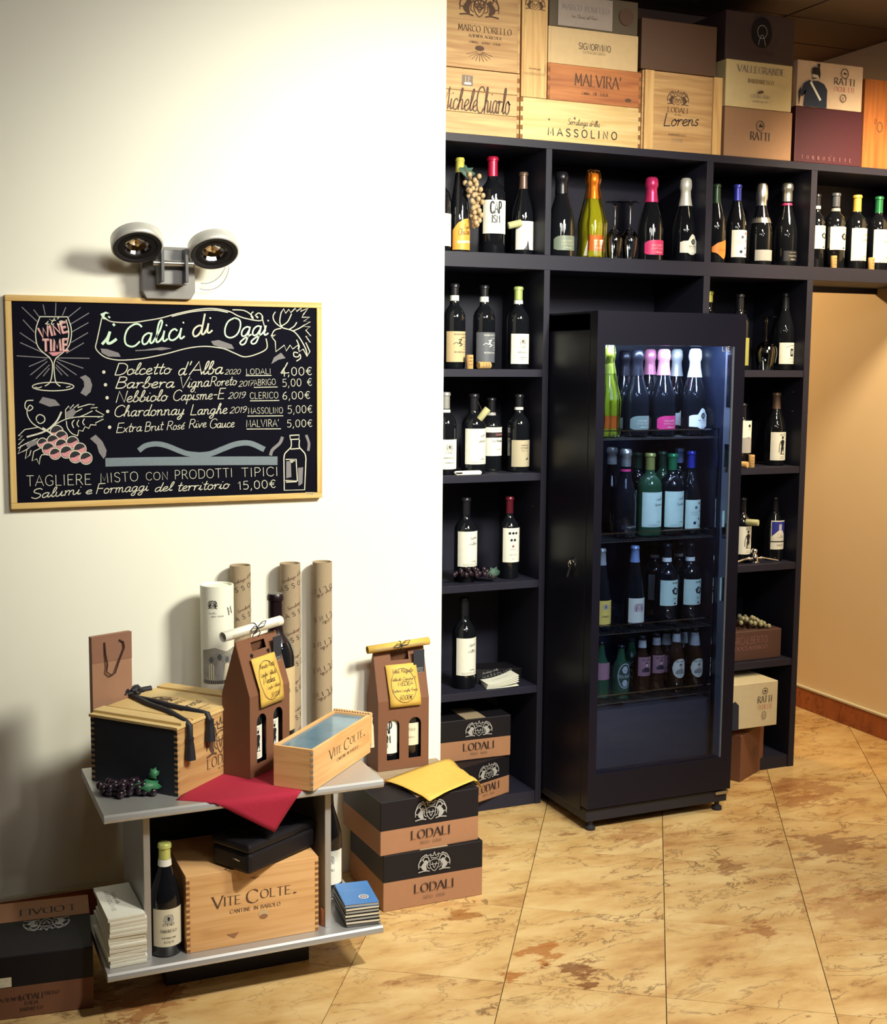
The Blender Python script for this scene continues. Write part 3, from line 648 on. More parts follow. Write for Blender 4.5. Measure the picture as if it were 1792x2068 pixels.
def B(label, px, yt, lev, Y, R=.038, kind='bdx', cap=('black', .8), lab=None, art=None, dz=0, **kw):
    """stand a bottle on a level at depth Y, its axis seen at column px and its top at row yt"""
    z = (LEV[lev] if isinstance(lev, str) else lev) + dz
    top = onY(px, yt, Y); h = top.z - z
    mid = onY(px, (yt + 40), Y)
    if lab:
        L0, L1 = lab[0], lab[1]; d = R * 0.95
        lab = (max(.004, onY(px, L1, Y - d).z - z), onY(px, L0, Y - d).z - z) + tuple(lab[2:])
    return bottle(label, mid.x, Y, z, h, R, kind, cap, lab, art, **kw)

# label art ---------------------------------------------------------------
def a_massolino(l1, l2):
    def f(k, w, h):
        k.text(l1, (w * .0, h * .76), (w * .30, h * .80), h * .07, 'black', 'script'); k.text(l2, (-w * .06, h * .60), (w * .30, h * .63), h * .075, 'black', 'script')
        k.text('Serralunga', (w * .02, h * .13), (w * .26, h * .14), h * .04, 'black', 'script'); k.ctext('MASSOLINO', w * .04, h * .03, w * .62, h * .055, 'black', 'sans', sp=4)
    return f
def a_crest(names, col='black', cy=.62, cw=.3):
    def f(k, w, h):
        k.crest(0, h * cy, w * cw, h * .26, 'lgrey'); k.poly([(-w * .03, h * (cy + .12)), (0, h * (cy + .04)), (w * .03, h * (cy + .12)), (w * .03, h * (cy + .18)), (-w * .03, h * (cy + .18))], 'black')
        for t, v, ww, c in names: k.ctext(t, 0, h * v, w * ww, h * c, col, 'serif')
    return f
def a_lines(rows, style='serif'):
    def f(k, w, h):
        for r in rows:
            t, u, v, ww, c, col = r[:6]; k.ctext(t, w * u, h * v, w * ww, h * c, col, r[6] if len(r) > 6 else style)
    return f
def a_malvira(wheel=True, year='2019'):
    def f(k, w, h):
        k.ctext('MALVIRA', w * .14, h * .86, w * .30, h * .07, 'black', 'serif')
        c = (w * .16, h * .57); r = min(w * .14, h * .2)
        k.poly([(c[0] + r * (1.15 + .25 * math.sin(5 * a)) * math.cos(a), c[1] + r * (1.05 + .18 * math.sin(4 * a)) * math.sin(a)) for a in [2 * PI * i / 22 for i in range(22)]], 'black')
        k.disc(c[0], c[1], r * .62, 'white')
        for i in range(8): a = i * PI / 4 + .3; k.stroke([(c[0], c[1]), (c[0] + r * .7 * math.cos(a), c[1] + r * .7 * math.sin(a))], r * (.16 if wheel else .36), 'black', False)
        k.ctext('ROERO', w * .14, h * .25, w * .16, h * .05, 'black', 'serif'); k.ctext('DENOMINAZIONE', w * .12, h * .15, w * .34, h * .035, 'lgrey', 'sans'); k.poly([(w * .08, h * .05), (w * .2, h * .05), (w * .2, h * .11), (w * .08, h * .11)], 'black')
    return f
def a_ratti(k, w, h):
    k.ctext('RATTI', w * .05, h * .87, w * .26, h * .08, 'black', 'serif'); k.soldier(w * .05, h * .20, h * .66, 'black'); k.ctext('LANGHE', w * .05, h * .12, w * .2, h * .035, 'lgrey', 'serif'); k.ctext('NEBBIOLO', w * .05, h * .06, w * .24, h * .035, 'lgrey', 'serif')
def a_dots(spec, txt):
    def f(k, w, h):
        for u, v, r, c in spec: k.disc(u * w, v * h, r * w, c)
        for t, u, v, ww, c in txt: k.ctext(t, u * w, v * h, ww * w, c * h, 'lgrey', 'serif')
    return f
def a_deltetto(colt='white'):
    def f(k, w, h):
        k.ctext('MARCALBERTO', w * .02, h * .58, w * .5, h * .12, 'chalkg' if colt == 'sage' else 'cream', 'sans'); k.ctext('METODO CLASSICO', w * .04, h * .38, w * .56, h * .10, 'cream', 'sans'); k.ctext('millesimato', w * .06, h * .14, w * .34, h * .12, 'cream', 'script')
    return f
BULGE = [(-1, .1), (-1, .75), (-.8, .92), (-.4, 1), (.8, 1), (1, .9), (1, .1), (.8, 0), (-.7, 0)]

# ------------------------------------------------------------------ row A (top row)
G1 = 'bottles on the top row of the shelf unit'
B('bottle almost hidden by the white wall corner, only a white label edge showing', 888, 330, 'A', 3.73, cap=('black', .8), lab=(430, 496, 'white'), group=G1)
B('tall slim bottle with yellow capsule and orange script label beside the hanging grapes', 929, 319, 'A', 3.735, .034, 'flute', ('yellow', .845), (440, 504, 'amber', 2.2, [(-1, 0), (-1, .62), (-.5, .85), (.1, .98), (.6, 1), (1, .93), (1, 0)]),
  art=lambda k, w, h: (k.text('Cuvée', (w * .05, h * .66), (w * .3, h * .68), h * .13, 'black', 'script'), k.text('Christine', (-w * .24, h * .46), (w * .36, h * .50), h * .2, 'black', 'script'), k.poly([(-w * .28, h * .2), (w * .4, h * .22), (w * .4, h * .3), (-w * .28, h * .28)], 'cream'), k.ctext('Doux Rive', w * .02, h * .21, w * .4, h * .07, 'black', 'script'), k.stroke([(-w * .4, h * .1), (w * .45, h * .12)], h * .04, 'dorange', False)), group=G1)
B('broad bottle with crimson capsule and big white label reading CAPISME', 995, 317, 'A', 3.745, .0435, 'bdx', ('red', .80), (403, 471, 'white', 2.35),
  art=lambda k, w, h: (k.ctext('CAP', -w * .06, h * .60, w * .38, h * .34, 'black', 'bold', 2.0), k.ctext('ISM', -w * .06, h * .32, w * .28, h * .22, 'black', 'bold', 1.6), k.ctext('E E', -w * .06, h * .18, w * .12, h * .09, 'black', 'bold')), group=G1)
B('bottle with brown capsule and white label cut out with a black tower', 1057, 348, 'A', 3.76, .036, 'bgy', ('brown', .80), (446, 504, 'white', 2.3),
  art=lambda k, w, h: (k.ctext('LA ERBIO', -w * .02, h * .60, w * .55, h * .05, 'black', 'sans', sp=3), k.poly([(-w * .16, 0), (-w * .04, h * .14), (-w * .02, h * .16), (-w * .015, h * .36), (w * .08, h * .36), (w * .085, 0)], 'black')), group=G1)
B('dark sparkling bottle with black foil and sage green label, leftmost of the middle bay', 1134, 347, 'A', 3.74, .046, 'pro', ('black', .74), (475, 505, 'sage', 2.0, BULGE), art=a_deltetto(), group=G1)
def wrapx(t, R, h):
    mb = MB(); n = 26; prof = [(1.04, .0), (1.16, .03), (1.08, .22), (1.12, .42), (.88, .56), (.66, .72), (.52, .83), (.62, .93), (.5, 1.03), (.12, 1.05)]
    vs = []; rnd = random.Random(3)
    for i, (r, zz) in enumerate(prof):
        for k in range(n):
            a = 2 * PI * k / n; rr = R * r * (1 + (.10 if k % 2 else -.02) * (.5 + rnd.random() * .7))
            vs.append((rr * math.cos(a), rr * math.sin(a), h * zz * (.985 + .02 * rnd.random()) if i else .001))
    fs = [(i * n + k, i * n + (k + 1) % n, (i + 1) * n + (k + 1) % n, (i + 1) * n + k) for i in range(len(prof) - 1) for k in range(n)]
    mb.add(vs, fs).build('cellophane_wrap', M_CELLO, t)
M_YGL = mat('yellow_bottle_glass', (0.30, 0.28, 0.02, 1), 0.05, var=0.1)
B('bottle wrapped in yellow cellophane with orange neck foil and label', 1198, 350, 'A', 3.745, .041, 'pro', ('orange', .70), (474, 506, 'dorange', 1.7), art=a_deltetto(), glass=M_YGL, extra=wrapx, group=G1)
B('sparkling bottle with bright pink foil and pink label', 1316, 358, 'A', 3.74, .045, 'pro', ('pink', .70), (484, 514, 'pink', 2.0, BULGE), art=a_deltetto(), group=G1)
def a_rive(k, w, h):
    k.disc(w * .12, h * .62, w * .13, 'black'); k.ring(w * .12, h * .62, w * .05, w * .015, 'white'); k.stroke([(w * .05, h * .7), (w * .2, h * .55)], w * .02, 'white', False)
    k.ctext('RIVE GAUCHE', w * .1, h * .36, w * .42, h * .08, 'black', 'serif'); k.ctext('EXTRA BRUT', w * .1, h * .26, w * .3, h * .05, 'lgrey', 'serif'); k.ctext('MALVIRA', w * .1, h * .05, w * .2, h * .05, 'black', 'sans')
ARCH = [(-1, .1), (-1, .6), (-.75, .66), (-.2, .68), (-.1, .9), (.15, 1), (.45, .9), (.62, .7), (1, .66), (1, .1), (.5, .08), (.4, 0), (-.1, 0), (-.2, .08)]
B('sparkling bottle with tall silver-white foil and rounded white label', 1385, 360, 'A', 3.74, .041, 'pro', ('white', .67), (472, 514, 'white', 1.9, ARCH), art=a_rive, group=G1)
B('bottle half behind the upright with dark capsule and orange shield label', 1447, 372, 'A', 3.745, .037, 'bgy', ('dgreen', .76), (482, 523, 'orange', 1.8, [(-1, .35), (-1, .6), (-.4, .8), (.3, .9), (.7, 1), (1, .7), (.9, .3), (.5, 0), (.2, .05), (-.5, .3)]), art=lambda k, w, h: (k.stroke([(-w * .3, h * .6), (w * .4, h * .72)], h * .02, 'dorange', False), k.ctext('BARBERA', w * .05, h * .42, w * .5, h * .07, 'dorange', 'serif')), group=G1)
DOTA = [(.22, .88, .055, 'red'), (.02, .74, .07, 'grey'), (.28, .6, .05, 'rose'), (.2, .34, .05, 'navy'), (-.04, .2, .075, 'navy'), (.25, .1, .05, 'maroon')]
B('bottle with blue capsule and white label scattered with coloured dots on the top row', 1489, 373, 'A', 3.745, .0365, 'bgy', ('blue', .80), (464, 519, 'white', 2.1), art=a_dots(DOTA, [('UNOLITRO', -.06, .55, .34, .04), ('VINO BIANCO', -.06, .48, .34, .03)]), group=G1)
B('black sparkling bottle with long silver foil and metallic silver base label', 1539, 371, 'A', 3.745, .041, 'pro', ('silver', .52), (504, 526, 'lgrey', 2.2), group=G1)
B('black sparkling bottle with silver head foil and thin pink collar', 1590, 370, 'A', 3.745, .041, 'pro', ('silver', .78), (506, 527, 'black', 1.6), art=a_lines([('BLANC DE BLANC', .05, .8, .4, .08, 'cream', 'sans'), ('VALENTINO', .05, .45, .55, .12, 'cream', 'sans'), ('RISERVA', .05, .1, .3, .14, 'cream', 'sans')]), band=('pink', .735, .76), group=G1)
B('bottle with white neck band and round emblem label at the left of the end bay', 1650, 392, 'A', 3.755, .033, 'bdx', ('black', .80), (455, 502, 'white', 2.3), art=a_malvira(), band=('white', .80, .84), group=G1)
B('bottle with grey capsule, white collar and emblem label behind a standing cork', 1688, 390, 'A', 3.745, .039, 'bdx', ('grey', .82), (457, 504, 'white', 2.2), art=a_malvira(False), band=('lgrey', .76, .80), group=G1)
B('bottle with gold capsule and plain white script label in the end bay', 1731, 394, 'A', 3.745, .039, 'bdx', ('gold', .78), (460, 526, 'white', 2.2), art=a_massolino('Langhe', 'Chardonnay'), group=G1)
B('bottle with green capsule and white script label cut by the right edge of the photo', 1775, 397, 'A', 3.745, .038, 'bdx', ('green', .78), (463, 530, 'white', 2.2), art=a_massolino('Langhe', 'Riesling'), group=G1)

def cork(label, x, y, z, r=.0115, h=.045, lie=None, m=None, group='loose corks', rz=0, string=None, mark=True):
    t = thing('cork', label, 'cork', (x, y, z), 0, group)
    mb = MB().lathe([(0, -h / 2), (r * .94, -h / 2), (r, -h / 2 + .0015), (r, h / 2 - .0015), (r * .94, h / 2), (0, h / 2)], 16)
    o = mb.build('cork_body', m or M_CORK, t, smooth=True)
    k = Ink(cylmap(r, -h / 2, -.2))
    if mark:
        for i, v in enumerate((.25, .5, .72)): k.ctext(('ALBA', 'LANGHE', 'VINO')[i], .002, h * v, r * 1.1, h * .11, 'brown', 'serif')
        k.build(o)
    e = lie if lie else (0, 0, 0)
    t.rotation_euler = e
    if string:
        mb = MB(); mb.tube([Vector(p) - Vector((x, y, z)) for p in string], .0005, 4)
        s = mb.build('string', M_INKB, t); s.matrix_parent_inverse = Matrix.Identity(4)
        s.matrix_basis = t.rotation_euler.to_matrix().to_4x4().inverted()
    return t
def at_shelf(px, lev, Y): p = onY(px, 800, Y); return p.x
GC = 'corks standing on the shelf unit'
x = onY(1684, 530, 3.69).x; cork('cork standing upright in the end bay in front of the white-collared bottle', x, 3.69, LEV['A'] + .0225, group=GC)
x = onY(1760, 535, 3.69).x; cork('cork standing upright at the far right of the top row', x, 3.69, LEV['A'] + .0225, group=GC)
x = onY(949, 730, 3.69).x; cork('cork standing upright between the tan and grey labelled bottles', x, 3.69, LEV['B'] + .0225, group=GC)
x = onY(978, 735, 3.69).x; cork('cork lying on its side in front of the grey labelled bottle', x, 3.69, LEV['B'] + .0115, lie=(0, PI / 2, .15), group=GC)
x = onY(1518, 930, 3.69).x; cork('taller cork standing beside the fridge in front of the black-dot carton', x, 3.69, 1.130 + .0225, group=GC)
x = onY(1499, 932, 3.685).x; cork('cork lying end-on beside the standing cork, next to the fridge', x, 3.685, 1.130 + .0115, lie=(PI / 2, 0, .5), group=GC)
p = onY(1040, 453, 3.725); cork('pale cork tied at the shoulder of the tower-label bottle', p.x, p.y, p.z, lie=(0, PI / 2 - .25, -.2), m=M_CORKG, string=[p, p + Vector((.03, .03, .05)), (onY(1057, 400, 3.76).x, 3.744, 2.04)], mark=False, group='corks tied to bottle necks')
p = onY(977, 836, 3.70); cork('pale cork tied slantwise at the neck of the second-row script bottle', p.x, p.y, p.z, lie=(.3, .6, 0), m=M_CORKG, string=[p, p + Vector((-.012, .03, .05)), (onY(965, 800, 3.745).x, 3.733, 1.385)], mark=False, group='corks tied to bottle necks')
p = onY(1520, 1055, 3.70); cork('pale cork tied beside the soldier-label bottle above the corkscrew', p.x, p.y, p.z, lie=(PI / 2, 0, .6), m=M_CORKG, string=[p, p + Vector((-.02, .02, .03)), (onY(1500, 1050, 3.75).x + .01, 3.742, p.z + .05)], mark=False, group='corks tied to bottle necks')

def grapes(label, pts, r, m, leaf=None, leafm=None, group='artificial grape bunches', stem=None, sz=1.12):
    """pts: grape centres in world space; one shared mesh for the berries"""
    c = Vector(pts[0]); t = thing('grape_bunch', label, 'grapes', c, 0, group)
    me = None
    for i, p in enumerate(pts):
        if me is None: o = MB().ball((0, 0, 0), r, seg=9, rings=6, sz=sz).build('grape', m, t, smooth=True); me = o.data
        else: o = bpy.data.objects.new('grape', me); COL.objects.link(o); o.parent = t
        o.location = Vector(p) - c
    if stem: MB().tube([Vector(q) - c for q in stem], .0018, 5).build('stem', mat('vine_stem', (0.10, 0.07, 0.03, 1), 0.7), t)
    for lf in (leaf or []):
        O, U, V, bend = lf; O = Vector(O) - c; U = Vector(U); V = Vector(V); n = U.cross(V).normalized()
        outl = [(0, 0), (.30, -.16), (.55, -.36), (.62, -.12), (.86, -.10), (1.0, .1), (.80, .30), (.86, .52), (.58, .46), (.36, .62), (.25, .38), (0, .3), (-.1, .12)]
        f = lambda a, b_: O + U * a + V * b_ + n * (bend * (1 - 4 * (a - .45) ** 2 - 3 * (b_ - .1) ** 2))
        mb = MB(); N2 = len(outl)
        mb.add([f(a, b_) for a, b_ in outl] + [f(.45, .1)], [(i, (i + 1) % N2, N2) for i in range(N2)])
        o = mb.build('leaf', leafm or mat('silk_leaf', (0.06, 0.16, 0.10, 1), 0.6, var=.3, scale=80), t, smooth=True)
        so = o.modifiers.new('thick', 'SOLIDIFY'); so.thickness = .0012
    return t
def bunch_pts(path, n, r, spread, seed):
    rnd = random.Random(seed); out = []
    for i in range(n):
        s_ = i / (n - 1); k = s_ * (len(path) - 1); j = min(int(k), len(path) - 2); f = k - j
        c = Vector(path[j][0]).lerp(Vector(path[j + 1][0]), f); w = path[j][1] + (path[j + 1][1] - path[j][1]) * f
        best = None
        for _ in range(14):
            p = c + Vector((rnd.uniform(-w, w), rnd.uniform(-spread, spread), rnd.uniform(-w, w) * .6))
            d = min([(p - q).length for q in out] or [9])
            if best is None or d > best[0]: best = (d, p)
        out.append(best[1])
    return out
Yg = 3.69
pp = [(onY(953, 352, Yg), .022), (onY(960, 385, Yg), .022), (onY(962, 420, Yg), .020), (onY(962, 455, Yg), .003)]
grapes('bunch of pale artificial grapes hanging with a leaf in front of the yellow-capsule bottle', bunch_pts(pp, 44, .0078, .012, 4), .0082, mat('amber_grape', (0.42, 0.30, 0.17, 1), 0.25, var=.3, scale=30, Subsurface_Weight=0.0),
       leaf=[(onY(930, 345, Yg - .01), (.052, 0, -.01), (.004, 0.01, .042), -.01)], leafm=mat('dusty_leaf', (0.045, 0.10, 0.08, 1), 0.6, var=.2, scale=60), stem=[onY(938, 340, Yg), onY(946, 352, Yg), onY(953, 365, Yg)], group='artificial grape bunches')

def goblet(label, px, yt, lev, Y, R=.035, group=None, foot=.036, h=None, z=None, px0=None):
    """wine glass standing upside down on its rim"""
    z = z if z is not None else (LEV[lev] if isinstance(lev, str) else lev)
    p = onY(px, yt, Y); h = h or p.z - z
    t = thing('wine_glass', label, 'glass', (p.x, Y, z), 0, group)
    bh = h * .52
    outer = [(R * .72, 0), (R * .86, bh * .25), (R, bh * .6), (R * .95, bh * .8), (R * .6, bh * .96), (.006, bh * 1.04), (.0036, bh * 1.15), (.0034, h * .9), (.006, h * .955), (foot * .5, h * .985), (foot, h * .993), (foot, h), (0, h)]
    inner = [(0, bh * .96), (R * .5, bh * .92), (R * .9, bh * .78), (R * .965, bh * .6), (R * .83, bh * .25), (R * .69, 0.0), (R * .72, 0)]
    MB().lathe(inner + outer[1:8], 26).build('bowl', M_WGLASS, t, smooth=True)
    MB().lathe(outer[7:], 26).build('foot', M_WGLASS, t, smooth=True)
    return t
goblet('left of two upturned wine glasses beside the cellophane bottle', 1243, 408, 'A', 3.72, .029, 'upturned wine glasses on the shelf', .033)
goblet('right of two upturned wine glasses, next to the pink-foil bottle', 1274, 408, 'A', 3.73, .029, 'upturned wine glasses on the shelf', .033)
goblet('large upturned wine glass right of the fridge in the second row', 1549, 640, 'B', 3.73, .042, 'upturned wine glasses on the shelf', .037)
goblet('upturned wine glass mostly hidden behind the fridge, only its foot showing', 1490, 628, 'B', 3.78, .036, 'upturned wine glasses on the shelf', .034)

# ------------------------------------------------------------------ row B
G2 = 'bottles in the left column of the shelf unit'
def a_script2(col):
    def f(k, w, h):
        k.ctext('MANDORLA DI', w * .12, h * .88, w * .6, h * .05, col, 'serif'); k.ctext('LANGHE', w * .24, h * .78, w * .3, h * .04, col, 'serif')
        k.stroke([(-w * .2, h * .58), (-w * .1, h * .64), (0, h * .60), (w * .1, h * .66)], h * .02, col); k.stroke([(w * .0, h * .72), (w * .14, h * .74), (w * .02, h * .63), (w * .16, h * .58), (w * .05, h * .52)], h * .03, col)
        for v in (.66, .58, .5, .42, .32): k.stroke([(w * .24, h * v), (w * .4, h * v)], h * .012, col, False)
        k.ctext('NEBBIOLO', w * .05, h * .3, w * .44, h * .05, col, 'serif')
    return f
B('bottle with black capsule, white neck band and cream label with black swirl', 918, 573, 'B', 3.74, .0365, 'bdx', ('black', .80), (669, 731, 'tan', 2.3), art=a_script2('black'), band=('white', .80, .862), group=G2)
B('bottle with white neck band and grey label with white swirl', 978, 576, 'B', 3.745, .0365, 'bdx', ('black', .80), (671, 732, 'grey', 2.3), art=a_script2('white'), band=('white', .80, .862), group=G2)
B('bottle with pale green capsule and white crest label in the second row', 1047, 579, 'B', 3.745, .037, 'bdx', ('lgreen', .84), (674, 735, 'white', 2.2), art=a_crest([('LODALI', .52, .28, .07), ('BARBARESCO', .36, .42, .05), ('DENOMINAZIONE', .2, .36, .03), ('PISCINE 2017', .12, .28, .03)]), band=('white', .79, .835), group=G2)
# right column
G3 = 'bottles in the right column of the shelf unit'
B('bottle with yellow-green capsule peeping out between fridge bay and upright', 1432, 588, 'B', 3.80, .034, 'bdx', ('yellow', .86), None, group=G3)
B('dark bottle behind the fridge edge showing a strip of olive label', 1494, 594, 'B', 3.74, .037, 'bdx', ('black', .80), (682, 738, 'olive', 2.4), group=G3)
B('bottle with white label bearing a small dark square, right of the upturned glass', 1586, 592, 'B', 3.745, .0365, 'bgy', ('black', .80), (692, 735, 'white', 2.2),
  art=lambda k, w, h: (k.poly([(w * .02, h * .36), (w * .2, h * .36), (w * .2, h * .72), (w * .02, h * .72)], 'black'), k.poly([(w * .07, h * .42), (w * .15, h * .42), (w * .15, h * .66), (w * .07, h * .66)], 'white'), k.stroke([(-w * .2, h * .76), (0, h * .86), (w * .25, h * .86)], h * .03, 'lgrey'), k.ctext('BAROLO', w * .1, h * .22, w * .3, h * .06, 'lgrey', 'serif'), k.ctext('RISERVA', w * .12, h * .08, w * .24, h * .05, 'lgrey', 'serif')), group=G3)

# ------------------------------------------------------------------ row C
B('bottle cut by the white wall corner with white crest label', 900, 792, 'C', 3.735, .0365, 'bdx', ('lgrey', .80), (888, 948, 'white', 2.3), art=a_crest([('LODALI', .52, .3, .07), ('BARBARESCO', .36, .46, .05), ('DENOMINAZIONE', .2, .36, .035)]), band=('white', .755, .79), group=G2)
B('bottle with large white script label in the third row, a cork tied to its neck', 957, 795, 'C', 3.735, .0405, 'bdx', ('black', .80), (866, 938, 'white', 2.3), art=a_massolino('Langhe', 'Nebbiolo'), group=G2)
B('bottle behind it with white label crossed by a dark picture band', 992, 803, 'C', 3.80, .037, 'bdx', ('black', .80), (863, 921, 'white', 2.3),
  art=lambda k, w, h: (k.ctext('VIETTI', w * .12, h * .9, w * .4, h * .05, 'black', 'serif'), k.poly([(-w * .46, h * .64), (w * .46, h * .64), (w * .46, h * .82), (-w * .46, h * .82)], 'purple'), k.poly([(w * .0, h * .70), (w * .4, h * .70), (w * .4, h * .78), (w * .0, h * .78)], 'rose'), k.ctext('La Morra', w * .12, h * .48, w * .5, h * .09, 'black', 'serif'), k.ctext('BAROLO', w * .15, h * .2, w * .3, h * .05, 'lgrey', 'serif')), band=('lgrey', .76, .80), group=G2)
B('bottle with white neck ring and beige label in the third row by the upright', 1048, 796, 'C', 3.745, .0375, 'bdx', ('black', .80), (889, 943, 'beige', 2.2),
  art=lambda k, w, h: (k.ctext('BARBERA', w * .08, h * .78, w * .34, h * .05, 'brown', 'serif'), k.ctext('SUPERIORE', w * .08, h * .68, w * .4, h * .05, 'brown', 'serif'), k.ctext('NIZZA', w * .08, h * .58, w * .3, h * .05, 'brown', 'serif'), k.poly([(w * .1, h * .26), (w * .24, h * .26), (w * .22, h * .36)], 'black')), band=('white', .80, .835), group=G2)
t = thing('folding_knife', 'white waiter’s knife lying on the third-row shelf edge', 'corkscrew', (onY(945, 957, 3.69).x, 3.69, LEV['C']))
mb = MB(); mb.prism([(-.047, .003), (-.040, .0), (.044, .0), (.048, .004), (.048, .009), (.043, .0125), (-.043, .0125), (-.048, .008)], -.006, .006)
mb.build('handle', M_INKW, t, bevel=.001)
MB().prism([(-.044, .004), (-.022, .004), (-.022, .0085), (-.046, .0085)], -.0072, -.006).build('blade', M_CHROME, t)
# right column third row
MD = mat('grey_card', (0.30, 0.30, 0.29, 1), 0.7)
B('bottle beside the fridge showing a narrow white label with a black dot', 1500, 815, 1.130, 3.735, .0325, 'bdx', ('black', .80), (850, 915, 'white', 2.0),
  art=lambda k, w, h: (k.disc(w * .12, h * .84, w * .09, 'black'), k.ctext('VIBERTI', w * .12, h * .72, w * .3, h * .03, 'black', 'sans'), k.ctext('6.0', w * .12, h * .44, w * .2, h * .07, 'black', 'sans'), k.poly([(-w * .48, 0), (w * .48, 0), (w * .48, h * .38), (w * .1, h * .5), (-w * .48, h * .45)], 'lgrey')), group=G3)
B('bottle with black standing soldier label, third row right column', 1568, 793, 1.130, 3.745, .0375, 'bgy', ('brown', .78), (873, 930, 'white', 2.2), art=a_ratti, group=G3)

# ------------------------------------------------------------------ row D
B('bottle with white script label in the fourth row above the dark grapes', 941, 1005, 'D', 3.74, .0385, 'bdx', ('black', .80), (1074, 1145, 'white', 2.3), art=a_massolino('Barbera', 'Alba'), group=G2)
DOTB = [(-.18, .85, .06, 'black'), (-.02, .85, .06, 'black'), (.13, .85, .06, 'black'), (-.1, .65, .06, 'black'), (.06, .65, .06, 'black'), (-.02, .47, .06, 'rose')]
B('bottle with crimson capsule and white label with rows of black dots', 1029, 1003, 'D', 3.745, .0345, 'bdx', ('maroon', .80), (1067, 1136, 'white', 2.2), art=a_dots(DOTB, [('VINO ROSSO', -.02, .36, .25, .03), ('BARBERA DALBA', -.02, .2, .34, .04), ('2019', -.02, .08, .12, .04)]), group=G2)
pp = [(onY(917, 1157, 3.70), .014), (onY(945, 1153, 3.70), .016), (onY(975, 1156, 3.70), .014), (onY(993, 1160, 3.70), .008)]
gp = [Vector((p.x, p.y, max(p.z, .776 + .0085))) for p in bunch_pts(pp, 34, .009, .02, 9)]
M_DGR = mat('dark_grape', (0.022, 0.012, 0.022, 1), 0.25, var=.4, scale=30)
grapes('bunch of dark artificial grapes with a grey-green leaf on the fourth shelf', gp, .0085, M_DGR, leaf=[(onY(985, 1165, 3.68), (.048, 0, .012), (-.012, 0.004, .044), .008)], leafm=mat('dusty_leaf', 0))
B('bottle beside the fridge with black soldier label, fourth row, tied cork beside it', 1500, 1005, 'D', 3.745, .033, 'bdx', ('black', .80), (1064, 1120, 'white', 2.1), art=a_ratti, group=G3)
def a_castle(k, w, h):
    k.poly([(-w * .46, h * .34), (w * .46, h * .34), (w * .46, h * .96), (-w * .46, h * .96)], 'blue'); k.poly([(-w * .46, h * .34), (w * .46, h * .34), (w * .4, h * .42), (w * .14, h * .66), (-w * .1, h * .66), (-w * .46, h * .45)], 'white')
    for u in (-.06, .0, .06): k.poly([(w * (u - .02), h * .64), (w * (u + .02), h * .64), (w * (u + .02), h * .84), (w * u, h * .9), (w * (u - .02), h * .84)], 'white')
    k.ctext('Citero', w * .02, h * .4, w * .44, h * .14, 'grey', 'script'); k.poly([(-w * .5, h * .255), (w * .5, h * .255), (w * .5, h * .29), (-w * .5, h * .29)], 'black'); k.ctext('BARBARESCO', w * .02, h * .12, w * .4, h * .06, 'black', 'script')
B('bottle with blue castle label in the fourth row right column', 1565, 1004, 'D', 3.745, .035, 'bgy', ('black', .80), (1052, 1110, 'white', 2.0), art=a_castle, group=G3)
# chrome wing corkscrew
c = onY(1525, 1135, 3.70); t = thing('corkscrew', 'chrome winged corkscrew lying on the fourth shelf beside the fridge', 'corkscrew', (c.x, 3.70, .776))
MB().lathe([(.0155, 0), (.0175, .002), (.0175, .005), (.013, .007), (.0115, .022), (.006, .034), (0, .034)], 20).build('bell', M_CHROME, t, smooth=True)
mb = MB(); mb.ball((-.004, 0, .044), .012, seg=14, rings=8); mb.build('turning_key', M_CHROME, t, smooth=True)
for g, nm in ((-1, 'arm'), (1, 'arm')):
    MB().tube([(g * .012, 0, .018), (g * .03, 0, .018), (g * .045, 0, .016), (g * .10, -.005, .0055)], .004, 8, taper=[.0045, .0055, .0035, .0042]).build(nm, M_CHROME, t, smooth=True)
    MB().ball((g * .026, 0, .018), .0065, seg=10).build('hinge', M_CHROME, t, smooth=True)

# ------------------------------------------------------------------ row E
B('bottle with white script label standing alone on the fifth shelf', 938, 1206, 'E', 3.74, .040, 'bdx', ('black', .80), (1290, 1365, 'white', 2.2), art=a_massolino('Dolcetto', 'Alba'), group=G2)
t = thing('leaflet_pile', 'short fanned pile of white folded leaflets on the fifth shelf edge', 'leaflets', (onY(1013, 1375, 3.70).x, 3.71, .4145), -.12)
for k in range(5):
    mb = MB(); mb.grid(lambda u, v, k=k: (-.058 + .112 * u, -.038 + .07 * v + k * .001, .002 + k * .0035 + (.012 + k * .003) * u ** 2 * (1 if k else .5)), 8, 2)
    o = mb.build('leaflet', M_PAPER, t); so = o.modifiers.new('thick', 'SOLIDIFY'); so.thickness = .0018; o.rotation_euler = (0, 0, .03 * (k - 2))
k = Ink(lambda u, v: Vector((u, v, .0175 + .024 * ((u + .058) / .112) ** 2))); k.ctext('MASSOLINO', .0, .0, .06, .008, 'lgrey', 'sans'); k.build(bpy.data.objects[o.name])
t = thing('gift_case', 'black gift case with white lettering lying behind the fifth-shelf bottle', 'box', (onY(1000, 1360, 3.80).x, 3.815, .4145), .12)
MB().prism([(-.10, 0), (.09, 0), (.09, .035), (-.10, .05)], -.05, .05).build('case_body', M_CHAR, t, bevel=.003)
k = Ink(facemap((-.075, -.0505, .012), (1, 0, .12), (-.12, 0, 1), (0, -1, 0))); k.text('Serralunga dAlba', (.0, .019), (.065, .019), .007, 'lgrey', 'script'); k.text('MASSOLINO', (.0, .004), (.12, .004), .008, 'lgrey', 'sans', sp=3); k.build(t)

